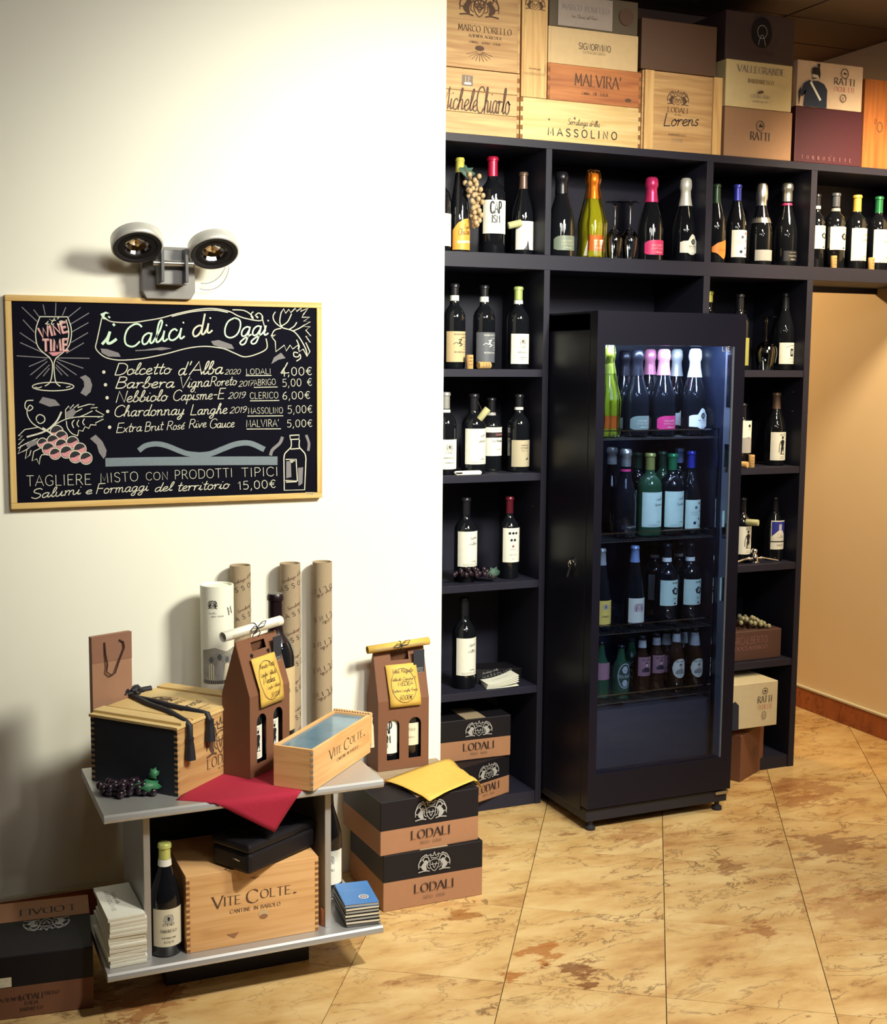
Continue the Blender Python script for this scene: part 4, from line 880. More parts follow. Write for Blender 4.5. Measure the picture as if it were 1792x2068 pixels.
t = thing('picture_box', 'grey frame-fronted box beside the fridge behind the pale grapes', 'box', (2.795, 3.83, .4145))
zt = .60
mb = MB(); mb.box(-.085, .085, 0, .10, 0.112, .20).build('box_body', MD, t, bevel=.002)
for a in ((-.085, .085, .172, .20), (-.085, .085, .112, .125), (.055, .085, .125, .172), (-.085, -.055, .125, .172)): MB().box(a[0], a[1], -.012, 0, a[2], a[3]).build('frame_rail', mat('pale_grey_frame', (0.45, 0.45, 0.47, 1), .6), t)
MB().box(-.055, .055, -.002, 0, .125, .172).build('window', M_BLACKM, t)
p0 = onY(1580, 1262, 3.69)
t = thing('wine_carton', 'dark brown carton lettered CALBERTO on the fifth shelf beside the fridge', 'box', (p0.x - .125, 3.69, .4145), 0, 'cartons in the right column')
MB().box(-.16, .125, 0, .19, 0, .112).build('carton_body', mat('brown_card', (0.085, 0.042, 0.035, 1), 0.5), t, bevel=.004)
k = Ink(lambda u, v: Vector((u, -.0008, v))); k.text('MARCALBERTO', (-.115, .064), (.060, .064), .026, 'rose', 'thin'); k.text('METODOCLASSICO', (-.152, .042), (.060, .042), .0135, 'rose', 'serif'); k.build(t)
gp = [Vector((p.x, p.y, max(p.z, .4145 + .112 + .0085))) for p in bunch_pts([(onY(1490, 1250, 3.74), .016), (onY(1520, 1252, 3.73), .016), (onY(1545, 1262, 3.72), .008)], 30, .009, .025, 21)]
grapes('bunch of pale green artificial grapes on the brown carton beside the fridge', gp, .0082, mat('green_grape', (0.33, 0.32, 0.20, 1), 0.25, var=.25, scale=30))

# ------------------------------------------------------------------ cartons
def carton(label, x, y, z, w, d, h, rz=0.0, split=None, cols=(M_CHAR, M_KRAFT), group=None, tape=True, name='wine_carton', seam=True, top=None):
    """origin at the front-left bottom corner; split = height of the colour break"""
    t = thing(name, label, 'box', (x, y, z), rz, group)
    mb = MB()
    if split:
        vs = [(a, b_, c_) for c_ in (0, split, h) for b_ in (0, d) for a in (0, w)]
        lo = cols[1]; mb.add(vs, [(0, 2, 3, 1), (0, 1, 5, 4), (2, 6, 7, 3), (0, 4, 6, 2), (1, 3, 7, 5)], 1)
        mb.add(vs, [(8, 9, 11, 10), (4, 5, 9, 8), (6, 10, 11, 7), (4, 8, 10, 6), (5, 7, 11, 9)], 0)
    else: mb.box(0, w, 0, d, 0, h, 0)
    bm_ = mb.build('carton_body', list(cols), t, bevel=.0025)
    if seam:
        MB().box(.004, w - .004, d / 2 - .0006, d / 2 + .0006, h, h + .0005).build('flap_seam', M_INK, t)
    if tape:
        MB().box(w * .36, w * .64, -.0006, d * .5, h + .0004, h + .0012).build('packing_tape', M_KRAFTL if split else mat('clear_tape', (0.35, 0.24, 0.14, 1), .15), t)
    return t
def lodali_art(t, w, h, split, flip=False, ink='ink'):
    if not flip: k = Ink(lambda u, v: Vector((w / 2 + u, -.0034, v)))
    else: k = Ink(lambda u, v: Vector((w / 2 - u, -.0034, h - v)))
    s0 = split if not flip else h - split
    k.crest(0, s0 + (h - s0) * .18 if not flip else s0 + (h - s0) * .12, .095, (h - s0) * .72, 'lgrey'); k.build(t, 'printed_crest'); k = Ink(k.map)
    k.ctext('LODALI', 0, s0 * .50, w * .40, .024, 'black', 'serif'); k.ctext('TREISO · ITALIA', 0, s0 * .26, w * .22, .0075, 'brown', 'serif')
    k.build(t)
GL = 'two-tone wine cartons on the floor'
t = carton('lower of two black and kraft cartons on the floor beside the display stand', 1.192, 3.063, 0, .302, .262, .160, .01, .083, group=GL); lodali_art(t, .302, .160, .083)
t = carton('upper of two black and kraft cartons, under the yellow sheet and gift carrier', 1.183, 3.063, .160, .302, .27, .152, .045, .070, group=GL); lodali_art(t, .302, .152, .070)
t = carton('black and kraft carton in the bottom left shelf bay, half behind the wall corner', 1.625, SF + .01, .182, .262, .25, .140, -.02, .068, group=GL); lodali_art(t, .285, .14, .068)
t = carton('turned black and kraft carton at the foot of the shelf, below the level one', 1.672, SF - .0625, .046, .235, .20, .134, .36, .062, group=GL, tape=False); lodali_art(t, .26, .134, .062)
t = carton('large black and kraft carton lying on the floor in the lower left corner', .052, 2.877, 0, .334, .295, .150, -.105, .076, group=GL, cols=(M_CHAR, M_KRAFTD), tape=False, seam=False)
k = Ink(lambda u, v: Vector((.195 + u, -.0009, v))); k.ctext('AZIENDA', -.045, .044, .05, .008, 'black', 'serif'); k.ctext('LODALI', .0, .042, .052, .014, 'black', 'serif'); k.ctext('TREISO', .045, .048, .034, .008, 'black', 'serif'); k.ctext('ITALIA', 0, .030, .03, .008, 'black', 'serif'); k.ctext('BARBARESCO', 0, .016, .05, .008, 'black', 'serif')
k.build(t); k = Ink(k.map); k.poly([(-.11, .078), (-.042, .078), (-.042, .101), (-.11, .101)], 'cream'); k.ctext('LOTTO 21', -.075, .091, .05, .006, 'lgrey', 'sans'); k.ctext('NEBBIOLO', -.075, .081, .035, .005, 'lgrey', 'sans'); k.build(t, 'sticker')
MB().box(.001, .333, .182, .294, .1502, .1508).build('printed_band', M_KRAFT, t)
k = Ink(lambda u, v: Vector((.232 - u, .295 - v, .1512))); k.ctext('LODALI', 0, .050, .128, .034, 'black', 'serif'); k.build(t); k = Ink(k.map); k.crest(.0, .118, .105, .066, 'lgrey'); k.build(t, 'printed_crest')

# bottom bay at the right of the fridge
t = carton('cream carton lettered RATTI OCHETTI on the tilted brown carton, beside the fridge', 2.725, SF - .082, .198, .200, .17, .165, 0, None, (mat('cream_card', (0.62, 0.55, 0.38, 1), .6), M_KRAFT), group='cartons in the right column', tape=False)
def ratti_front(k, w, h, soldier=True, col='black'):
    k.ring(w * .71, h * .80, w * .055, w * .012, 'brown'); k.poly([(w * .69, h * .78), (w * .75, h * .79), (w * .70, h * .83)], 'black')
    k.ctext('RATTI', w * .71, h * .55, w * .32, h * .14, 'black', 'serif'); k.ctext('OCHETTI', w * .71, h * .40, w * .31, h * .10, 'red', 'serif', .7)
    k.ring(w * .70, h * .26, w * .045, w * .01, 'brown', h * .08); k.ctext('R', w * .70, h * .22, w * .03, h * .07, 'brown', 'serif')
    if soldier:
        k.poly([(w * a, h * b_) for a, b_ in ((.10, 0), (.20, .0), (.24, .5), (.18, .58), (.10, .5), (.04, .28), (.07, .2), (.12, .36))], 'navy')
        k.poly([(w * a, h * b_) for a, b_ in ((.14, .0), (.45, .0), (.44, .36), (.40, .52), (.30, .58), (.22, .56), (.16, .46), (.16, .2))], 'navy'); k.poly([(w * a, h * b_) for a, b_ in ((.40, .52), (.45, .4), (.45, .0), (.39, .0))], 'navy')
        k.stroke([(w * .20, h * .53), (w * .35, h * .17)], w * .03, 'white', False); k.disc(w * .265, h * .66, w * .045, 'cream', h * .08); k.stroke([(w * .22, h * .63), (w * .28, h * .625)], w * .014, 'black', False)
        k.poly([(w * a, h * b_) for a, b_ in ((.21, .72), (.215, .84), (.26, .87), (.33, .84), (.34, .72), (.33, .62), (.30, .70))], 'black'); k.poly([(w * .30, h * .85), (w * .295, h * .95), (w * .33, h * .95), (w * .325, h * .84)], 'black')
        k.poly([(w * a, h * b_) for a, b_ in ((.03, .0), (.06, .3), (.05, .42), (.02, .30))], 'black')
k = Ink(lambda u, v: Vector((u, -.003, v))); k.lift = 0; ratti_front(k, .200, .165, False); k.poly([(0, 0), (.03, 0), (.028, .09), (.012, .105), (0, .10)], 'navy'); k.build(t)
t = carton('plain brown carton standing askew on the floor beside the fridge foot', 2.774, 3.584, 0, .20, .17, .172, .50, None, (M_KRAFTD, M_KRAFT), group='cartons in the right column')
k = Ink(lambda u, v: Vector((u, -.003, v))); k.ring(.12, .085, .022, .002, 'brown'); k.disc(.12, .085, .007, 'brown'); k.build(t)

# ------------------------------------------------------------------ wooden cases and cartons on top of the unit
ZT = 2.212
def case(label, x0, x1, z0, z1, art=None, m=M_PINE, y=SF + .004, d=.28, rails=False, joints=True, planks=1, group='wooden wine cases on top of the shelf unit', vert=False):
    t = thing('wooden_case', label, 'crate', (x0, y, z0), 0, group); w = x1 - x0; h = z1 - z0; th = .009
    if planks == 1: fr = MB().box(th if not rails else 0, w - (th if not rails else 0), 0, th, 0, h).build('front_panel', m, t, bevel=.0008)
    else:
        zz = [h * k / planks for k in range(planks + 1)]
        for a, b_ in zip(zz, zz[1:]): fr = MB().box(th, w - th, 0, th, a + .0006, b_ - .0006).build('plank', m, t, bevel=.0008)
    for a in (0, w - th): MB().box(a, a + th, 0 if not rails else th, d, 0, h).build('side_panel', m, t, bevel=.0008)
    MB().box(th, w - th, d - th, d, 0, h).build('back_panel', m, t)
    MB().box(th, w - th, th, d - th, 0, .006).build('bottom_panel', m, t); MB().box(th, w - th, th, d - th, h - .006, h).build('lid', m, t)
    if joints:
        mb = MB(); n = max(4, int(h / .014)); s_ = h / n
        for i in range(0, n, 2):
            for a in (0, w - th): mb.box(a + .0005, a + th - .0005, -.0006, .002, i * s_, (i + 1) * s_)
        o = mb.build('finger_joint', M_ENDG, t); o['kind'] = 'stuff'
    if rails:
        for a in (w * .02, w * .87): MB().box(a, a + w * .11, -.008, 0, .0, h).build('rail', M_PINEV, t, bevel=.001)
    if art: k = Ink(lambda u, v: Vector((u, -.0012, v))); art(k, w, h); k.build(t)
    return t
GK = 'cartons on top of the shelf unit'
def a_marco(k, w, h):
    k.ring(w * .44, h * .68, h * .055, h * .012, M_INKB)
    for i in range(3): a = i * PI / 3; k.stroke([(w * .44 - h * .055 * math.cos(a), h * .68 - h * .055 * math.sin(a)), (w * .44 + h * .055 * math.cos(a), h * .68 + h * .055 * math.sin(a))], h * .012, M_INKB, False)
    k.crest(w * .44, h * .55, w * .52, h * .29, M_INKB); k.ctext('MARCO PORELLO', w * .52, h * .39, w * .72, h * .065, M_INKB, 'serif'); k.ctext('AZIENDA AGRICOLA', w * .52, h * .33, w * .44, h * .032, M_INKB, 'serif'); k.ctext('CANALE - ROERO - ITALIA', w * .52, h * .27, w * .42, h * .022, M_INKB, 'serif')
    for i in range(9): a = -PI / 2 + (i - 4) * .28; k.stroke([(w * .45 + .01 * math.cos(a), h * .2 + .01 * math.sin(a)), (w * .45 + .05 * math.cos(a), h * .2 + .035 * math.sin(a))], .0012, M_INKB, False)
    k.disc(w * .45, h * .22, .016, M_INKB, .008)
def shifted(art, du):
    def f(k, w, h):
        m0 = k.map; k.map = lambda u, v: m0(u + du, v); art(k, w - du, h); k.map = m0
    return f
case('large wooden case lettered MARCO PORELLO with dark stains, beside the wall corner', 1.525, 1.883, 2.413, 2.700, shifted(a_marco, .10), M_PINE2, joints=False)
def a_michele(k, w, h):
    k.poly([(w * .22, h * .74), (w * .36, h * .74), (w * .36, h * .90), (w * .22, h * .90)], 'brown'); k.poly([(w * .25, h * .76), (w * .34, h * .76), (w * .34, h * .79), (w * .25, h * .79)], 'white'); k.ctext('LE', w * .30, h * .80, w * .08, h * .08, 'tan', 'serif')
    k.text('Michele', (-w * .10, h * .36), (w * .42, h * .36), h * .34, M_INKB, 'script'); k.text('Chiarlo', (w * .40, h * .34), (w * .86, h * .36), h * .40, M_INKB, 'script')
case('wooden case signed Michele Chiarlo in script under the stained case', 1.525, 1.884, ZT, 2.411, shifted(a_michele, .10), M_PINE2, planks=3)
def a_mass_v(k, w, h): k.crest(w * .5, h * .78, w * .75, h * .13, M_INKB); k.ctext('Serralunga', w * .5, h * .25, w * .5, h * .02, M_INKB, 'script'); k.ctext('MASSOLINO', w * .48, h * .20, w * .8, h * .022, M_INKB, 'sans', sp=3)
case('narrow wooden case standing upright with a small crest between larger cases', 1.889, 1.981, 2.3435, 2.690, a_mass_v, M_PINEV, joints=False)
def a_mass(k, w, h): k.text('Serralunga dAlba', (w * .38, h * .44), (w * .65, h * .44), h * .15, M_INK, 'script'); k.text('MASSOLINO', (w * .22, h * .14), (w * .80, h * .17), h * .18, M_INK, 'sans', sp=5, wscale=1.5); k.disc(w * .23, h * .52, .0035, 'brown'); k.disc(w * .44, h * .60, .004, 'brown')
case('wide pale wooden case lettered MASSOLINO in the bottom layer', 1.888, 2.337, ZT, 2.342, a_mass, M_PINE)
def a_malv(k, w, h): k.text("MALVIRA'", (w * .28, h * .46), (w * .78, h * .46), h * .32, M_INKB, 'serif'); k.text('Canale · CN - ITALIA', (w * .36, h * .22), (w * .64, h * .22), h * .09, M_INKB, 'serif'); k.disc(w * .86, h * .18, .012, M_INKB, .006)
case('reddish wooden case lettered MALVIRA with large knots', 1.984, 2.336, 2.343, 2.457, a_malv, M_PINER)
def a_sign(k, w, h): k.text('SIGNORVINO', (w * .33, h * .46), (w * .69, h * .46), h * .17, M_INK, 'bold', .75); k.text('CANTINA CON CUCINA', (w * .38, h * .35), (w * .63, h * .35), h * .07, M_INKB, 'sans')
case('plain pale case lettered SIGNORVINO above the reddish case', 1.984, 2.320, 2.4575, 2.5715, a_sign, mat('pale_board', (0.66, 0.48, 0.26, 1), .6), joints=False)
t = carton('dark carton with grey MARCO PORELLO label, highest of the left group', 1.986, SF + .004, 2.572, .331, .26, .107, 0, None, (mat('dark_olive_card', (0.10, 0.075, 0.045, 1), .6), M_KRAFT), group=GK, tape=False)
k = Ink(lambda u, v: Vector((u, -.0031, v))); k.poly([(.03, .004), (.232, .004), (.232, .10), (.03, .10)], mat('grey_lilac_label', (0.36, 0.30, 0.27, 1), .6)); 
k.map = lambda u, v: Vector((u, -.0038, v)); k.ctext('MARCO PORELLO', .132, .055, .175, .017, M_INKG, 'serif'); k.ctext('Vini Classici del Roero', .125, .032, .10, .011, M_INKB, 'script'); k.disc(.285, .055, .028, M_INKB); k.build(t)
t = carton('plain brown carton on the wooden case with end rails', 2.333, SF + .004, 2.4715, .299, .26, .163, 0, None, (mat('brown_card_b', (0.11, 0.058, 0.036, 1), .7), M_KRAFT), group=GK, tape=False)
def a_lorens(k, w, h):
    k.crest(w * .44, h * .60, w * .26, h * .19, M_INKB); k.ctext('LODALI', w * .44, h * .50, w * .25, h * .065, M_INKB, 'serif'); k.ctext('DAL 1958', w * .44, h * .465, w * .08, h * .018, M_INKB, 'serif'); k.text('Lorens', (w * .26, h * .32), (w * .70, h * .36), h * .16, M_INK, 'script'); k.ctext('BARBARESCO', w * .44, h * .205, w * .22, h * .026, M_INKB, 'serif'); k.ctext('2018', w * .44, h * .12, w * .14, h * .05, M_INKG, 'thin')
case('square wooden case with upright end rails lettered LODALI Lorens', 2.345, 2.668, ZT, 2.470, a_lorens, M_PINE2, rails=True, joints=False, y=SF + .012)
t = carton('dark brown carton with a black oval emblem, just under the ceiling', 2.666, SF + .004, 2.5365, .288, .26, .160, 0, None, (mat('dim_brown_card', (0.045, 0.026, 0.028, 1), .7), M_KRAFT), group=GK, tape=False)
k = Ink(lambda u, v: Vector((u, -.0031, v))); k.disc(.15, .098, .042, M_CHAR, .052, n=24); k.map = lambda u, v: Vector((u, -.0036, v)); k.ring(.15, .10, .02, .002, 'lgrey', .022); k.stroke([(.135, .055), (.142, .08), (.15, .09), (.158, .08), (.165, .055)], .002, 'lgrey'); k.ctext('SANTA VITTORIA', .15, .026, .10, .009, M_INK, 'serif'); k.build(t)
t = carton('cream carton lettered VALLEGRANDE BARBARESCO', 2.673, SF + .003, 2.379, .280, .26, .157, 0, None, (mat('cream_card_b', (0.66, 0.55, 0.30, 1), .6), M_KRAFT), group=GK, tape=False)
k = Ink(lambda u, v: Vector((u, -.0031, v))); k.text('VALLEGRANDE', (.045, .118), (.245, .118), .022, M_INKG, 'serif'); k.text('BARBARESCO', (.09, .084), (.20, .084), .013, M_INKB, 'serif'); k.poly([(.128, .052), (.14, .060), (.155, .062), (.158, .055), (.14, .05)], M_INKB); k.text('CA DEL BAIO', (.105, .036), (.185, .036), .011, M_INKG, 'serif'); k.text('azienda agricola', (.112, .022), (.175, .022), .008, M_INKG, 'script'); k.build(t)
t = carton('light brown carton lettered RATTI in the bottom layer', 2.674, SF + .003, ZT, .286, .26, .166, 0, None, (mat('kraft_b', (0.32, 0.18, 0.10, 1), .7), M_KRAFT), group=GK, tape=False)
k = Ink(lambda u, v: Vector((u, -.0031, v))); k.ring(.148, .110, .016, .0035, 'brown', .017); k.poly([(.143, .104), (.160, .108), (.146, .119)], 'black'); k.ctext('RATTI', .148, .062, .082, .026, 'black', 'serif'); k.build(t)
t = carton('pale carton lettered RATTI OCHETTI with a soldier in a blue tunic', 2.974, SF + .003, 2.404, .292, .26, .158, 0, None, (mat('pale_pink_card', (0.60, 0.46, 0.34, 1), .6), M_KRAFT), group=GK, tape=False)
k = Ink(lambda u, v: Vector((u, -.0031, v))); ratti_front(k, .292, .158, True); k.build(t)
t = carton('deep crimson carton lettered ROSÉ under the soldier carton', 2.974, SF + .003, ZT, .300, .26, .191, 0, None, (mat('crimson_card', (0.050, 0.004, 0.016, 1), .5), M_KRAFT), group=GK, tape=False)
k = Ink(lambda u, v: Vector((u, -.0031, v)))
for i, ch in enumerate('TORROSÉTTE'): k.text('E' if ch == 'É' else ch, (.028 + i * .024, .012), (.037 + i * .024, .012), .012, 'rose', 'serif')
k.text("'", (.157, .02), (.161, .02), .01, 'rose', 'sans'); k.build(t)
case('orange wooden case standing at the far right end above the passage', 3.279, 3.60, ZT, 2.524, lambda k, w, h: (k.ring(.075, h * .47, .012, .003, M_INKB, .017), k.ctext('D', .055, h * .5, .01, .018, M_INKB, 'serif')), M_PINEO, joints=False)

# ------------------------------------------------------------------ wine fridge
FX0, FX1, FY = 2.007, 2.561, 3.36
fr = thing('wine_fridge', 'black glass-door wine fridge standing in the middle bay of the shelf unit', 'fridge', (FX0, FY, 0)); off = (FX0, FY, 0)
def fp(name, m, *boxes, bevel=0.0, parent=None):
    mb = MB()
    for q in boxes: mb.box(*q)
    return mb.build(name, m, parent or fr, bevel=bevel, off=off)
fp('side_panel', M_BLACK, (FX0, FX0 + .025, FY + .045, 3.93, .06, 1.655), bevel=.002)
fp('side_panel', M_BLACK, (FX1 - .025, FX1, FY + .045, 3.93, .06, 1.655), bevel=.002)
fp('top_panel', M_BLACK, (FX0, FX1, FY + .045, 3.93, 1.60, 1.66), bevel=.002)
M_LINER = mat('fridge_liner', (0.016, 0.022, 0.042, 1), 0.16)
fp('back_panel', M_LINER, (FX0 + .025, FX1 - .025, 3.90, 3.93, .06, 1.60))
fp('plinth', M_BLACKM, (FX0 + .004, FX1 - .004, FY + .012, 3.92, .032, .072), bevel=.002)
fp('compressor_cover', mat('grey_blue_liner', (0.055, 0.052, 0.062, 1), .5), (FX0 + .026, FX1 - .026, FY + .09, 3.90, .16, .37))
fp('liner_wall', M_LINER, (FX0 + .025, FX0 + .029, FY + .05, 3.90, .37, 1.60)); fp('liner_wall', M_LINER, (FX1 - .029, FX1 - .025, FY + .05, 3.90, .37, 1.60))
for x in (FX0 + .03, FX1 - .03):
    for y in (FY + .03, 3.86):
        MB().lathe([(0, 0), (.017, 0), (.017, .010), (.012, .014), (.008, .016), (.008, .034)], 14, c=(x, y)).build('foot', M_BLACKM, fr, smooth=True, off=off)
fp('corner_hinge', M_STEEL, (FX1 - .055, FX1 - .004, FY + .002, FY + .04, .060, .072), bevel=.002)
dr = fp('door', M_BLACK, (FX0, FX1, FY, FY + .042, 1.556, 1.660), (FX0, FX1, FY, FY + .042, .078, .192), (FX0, 2.036, FY, FY + .042, .192, 1.556), (2.520, FX1, FY, FY + .042, .192, 1.556))
fp('glass_pane', M_PANE, (2.036, 2.520, FY + .004, FY + .008, .192, 1.556), parent=dr)
fp('gasket', mat('gasket_grey', (0.10, 0.11, 0.14, 1), .3), (2.514, 2.520, FY + .002, FY + .040, .192, 1.556), parent=dr)
M_LED = emit('led_white', (0.75, 0.88, 1, 1), 3.0)
for a, b_ in ((1.36, 1.53), (1.15, 1.24), (.93, 1.02), (.72, .80)): fp('reflector_strip', M_CHROME, (2.5125, 2.5145, FY + .006, FY + .028, a, b_), parent=dr)
k = Ink(on_plane_y(FY, .0008)); k.up = -1
for x0, t_ in ((1459, 'L'), (1465, 'I'), (1470, 'E')): k.text(t_, (x0, 709), (x0 + 4.5, 709), 9, 'lgrey', 'bold')
k.build(fr, off=off)
fp('led_lamp', emit('led_lamp', (0.70, 0.85, 1, 1), 14.0), (FX0 + .06, FX1 - .06, FY + .055, FY + .066, 1.578, 1.584))
_l = bpy.data.lights.new('fridge_led', 'AREA'); _l.shape = 'RECTANGLE'; _l.size = .43; _l.size_y = .02; _l.energy = 4.5; _l.color = (.82, .92, 1)
_o = bpy.data.objects.new('fridge_led', _l); COL.objects.link(_o); _o.location = ((FX0 + FX1) / 2, FY + .060, 1.574); _o.rotation_euler = (math.radians(18), 0, 0)
def rodshelf(z, y0=FY + .075):
    fp('shelf_trim', M_CHROME, (2.037, 2.516, y0, y0 + .004, z + .020, z + .024))
    mb = MB(); x = 2.045
    while x < 2.515: mb.tube([(x, y0 - .002, z - .004), (x, 3.88, z - .004)], .0016, 5); x += .0125
    mb.box(2.037, 2.516, y0, y0 + .003, z - .008, z - .006); o = mb.build('wire_rack', M_STEEL, fr, off=off); o['kind'] = 'stuff'
FS = (1.264, .934, .632, .402)
for z in FS: rodshelf(z)
fp('rack_rail', M_CHROME, (2.5155, 2.5185, FY + .068, FY + .071, .37, 1.29))
mb = MB()
for r in (.012, .024, .036, .048, .060, .072):
    q = [(2.10 + r * math.cos(a), 3.896, 1.46 + r * math.sin(a)) for a in [2 * PI * i / 28 for i in range(29)]]; mb.tube(q, .0012, 5)
o = mb.build('fan_grille', M_STEEL, fr, off=off)
# lock and key on the left cheek
c = (FX0, 3.475, .872)
mb = MB(); mb.lathe([(0, -.004), (.009, -.004), (.009, 0), (0, 0)], 14); o = mb.build('lock', M_CHROME, fr, smooth=True); o.rotation_euler = (0, PI / 2, 0); o.location = (0, c[1] - FY, c[2])
mb = MB(); mb.tube([(-.003, 0, 0), (-.012, 0, -.002)], .0022, 6); mb.tube([(-.012, .004, -.006), (-.012, -.006, -.012), (-.012, -.012, -.022), (-.012, -.002, -.028), (-.012, .008, -.020), (-.012, .004, -.006)], .0022, 5)
mb.box(-.0135, -.0105, -.0085, -.0025, -.062, -.024)
kx = mb.build('key', M_CHROME, fr); kx.location = (0, c[1] - FY, c[2]); kx.rotation_euler = (.45, 0, 0)

GF = 'bottles inside the wine fridge'
def FB(label, px, yt, row, Y, R=.037, **kw):
    kw.setdefault('group', GF); return B(label, px, yt, FS[row], Y, R, **kw)
WG = 'wgreen'
FB('bottle in yellow-green wrapping at the left edge of the fridge top rack', 1229, 700, 0, 3.50, .036, kind='pro', cap=('ffgreen', .70), lab=(840, 866, 'dorange', 1.7), glass=mat('lime_glass', (0.35, 0.42, 0.05, 1), .08, var=.2), extra=wrapx)
FB('black-foiled sparkling bottle with grey label, back row of the fridge top rack', 1262, 708, 0, 3.62, .040, kind='pro', cap=('black', .70), lab=(842, 866, 'sage', 2.0, BULGE))
FB('black-foiled sparkling bottle with grey label, front row of the fridge top rack', 1287, 706, 0, 3.50, .042, kind='pro', cap=('black', .70), lab=(840, 868, 'sage', 2.0, BULGE), art=a_deltetto())
FB('pink-foiled sparkling bottle at the back of the fridge top rack', 1313, 705, 0, 3.62, .040, kind='pro', cap=('lpink', .70), lab=(842, 866, 'rose', 2.0, BULGE))
FB('pink-foiled sparkling bottle with pink label in front in the fridge top rack', 1341, 705, 0, 3.50, .042, kind='pro', cap=('lpink', .70), lab=(840, 868, 'pink', 2.0, BULGE), art=a_deltetto())
FB('white-foiled sparkling bottle at the back of the fridge top rack', 1367, 705, 0, 3.62, .039, kind='pro', cap=('white', .68), lab=(820, 862, 'white', 1.8, ARCH), art=a_rive)
FB('white-foiled sparkling bottle with rounded white label, rightmost in the fridge top rack', 1404, 704, 0, 3.50, .042, kind='pro', cap=('white', .67), lab=(824, 866, 'white', 1.9, ARCH), art=a_rive)
FB('dark bottle with clear silver head foil, leftmost on the second fridge rack', 1236, 903, 1, 3.62, .038, kind='pro', cap=('lgrey', .80), lab=None)
FB('dark bottle with silver head foil and pink collar, second fridge rack', 1264, 906, 1, 3.50, .039, kind='pro', cap=('silver', .80), lab=(1061, 1070, 'black', 1.6), art=a_lines([('VALENTINO', .05, .4, .6, .3, 'cream', 'sans')]), band=('pink', .745, .77))
FB('bottle with white label behind the left script bottle in the fridge', 1288, 914, 1, 3.63, .038, kind='bdx', cap=('dgreen', .80), lab=(990, 1058, 'cream', 2.2))
FB('greenish glass bottle with white script label reading Langhe Chardonnay in the fridge', 1313, 915, 1, 3.50, .041, kind='bdx', cap=('olive', .80), lab=(995, 1065, WG, 2.3), art=a_massolino('Langhe', 'Chardonnay'), glass=M_GREENB)
FB('dark bottle standing behind, between the two script bottles in the fridge', 1338, 912, 1, 3.63, .038, kind='bdx', cap=('dgreen', .80), lab=None, glass=M_GREENB)
FB('bottle with bright green capsule and white script label in the fridge', 1358, 916, 1, 3.50, .040, kind='bdx', cap=('green', .80), lab=(993, 1065, WG, 2.3), art=a_massolino('Langhe', 'Riesling'))
FB('bottle with pale blue capsule behind the green-capsule bottle in the fridge', 1372, 905, 1, 3.63, .037, kind='bdx', cap=('bluel', .82), lab=None)
FB('bottle with violet-blue capsule and dotted white label in the fridge', 1396, 911, 1, 3.50, .034, kind='bgy', cap=('blue', .80), lab=(1010, 1068, WG, 2.1), art=a_dots(DOTA, [('UNOLITRO', -.06, .55, .34, .04), ('VINO BIANCO', -.06, .48, .34, .03)]))
FB('bottle with yellow-orange label at the left edge of the third fridge rack', 1215, 1108, 2, 3.50, .034, kind='flute', cap=('lgrey', .80), lab=(1214, 1262, 'gold', 2.1), art=a_crest([('ARNEIS', .3, .4, .07)]))
FB('slim bottle with blue capsule and pale crest label in the third fridge rack', 1282, 1102, 2, 3.50, .035, kind='flute', cap=('bluel', .80), lab=(1209, 1258, 'cream', 2.1), art=lambda k, w, h: k.crest(0, h * .45, w * .46, h * .36, 'rose'))
FB('bottle with white label standing behind on the third fridge rack', 1322, 1096, 2, 3.63, .037, kind='bdx', cap=('black', .80), lab=(1161, 1212, 'lgrey', 2.2), band=('lgrey', .80, .84))
FB('bottle with white collar and wheel emblem label in the third fridge rack', 1347, 1098, 2, 3.50, .038, kind='bdx', cap=('black', .84), lab=(1173, 1224, WG, 2.2), art=a_malvira(), band=('white', .78, .83))
FB('dark bottle standing behind between the emblem bottles in the fridge', 1371, 1094, 2, 3.63, .037, kind='bdx', cap=('black', .80), lab=(1161, 1208, 'lgrey', 2.2), band=('lgrey', .80, .84))
FB('bottle with white collar and round emblem label, rightmost on the third fridge rack', 1394, 1097, 2, 3.50, .038, kind='bdx', cap=('black', .84), lab=(1171, 1222, WG, 2.2), art=a_malvira(False), band=('white', .78, .83))
def a_heineken(k, w, h):
    k.ring(0, h * .5, w * .36, w * .05, 'lgrey', h * .44); k.disc(0, h * .72, w * .18, 'lgrey', h * .14); k.stroke([(-w * .05, h * .70), (w * .06, h * .70)], h * .05, 'black', False); k.ctext('Heineken', 0, h * .43, w * .8, h * .13, 'lgrey', 'bold', .8); k.disc(0, h * .24, w * .17, 'lgrey', h * .13)
def a_moretti(colr):
    def f(k, w, h):
        k.disc(0, h * .5, w * .46, colr, h * .5, n=20); k.text('BIRRA MORETTI', (-w * .28, h * .80), (w * .28, h * .80), h * .1, 'black', 'bold'); k.poly([(-w * .26, h * .20), (w * .28, h * .20), (w * .24, h * .4), (w * .06, h * .48), (-w * .1, h * .46), (-w * .26, h * .34)], 'black')
        k.disc(w * .03, h * .56, w * .08, 'skin', h * .10); k.poly([(-w * .1, h * .64), (w * .16, h * .64), (w * .09, h * .67), (w * .07, h * .75), (-w * .03, h * .75), (-w * .04, h * .67)], 'black'); k.stroke([(-w * .02, h * .52), (w * .08, h * .52)], h * .025, 'brown', False); k.ctext('LA FAMIGLIA', 0, h * .08, w * .36, h * .07, 'brown', 'serif')
    return f
GBR = 'small beer bottles on the lowest fridge rack'
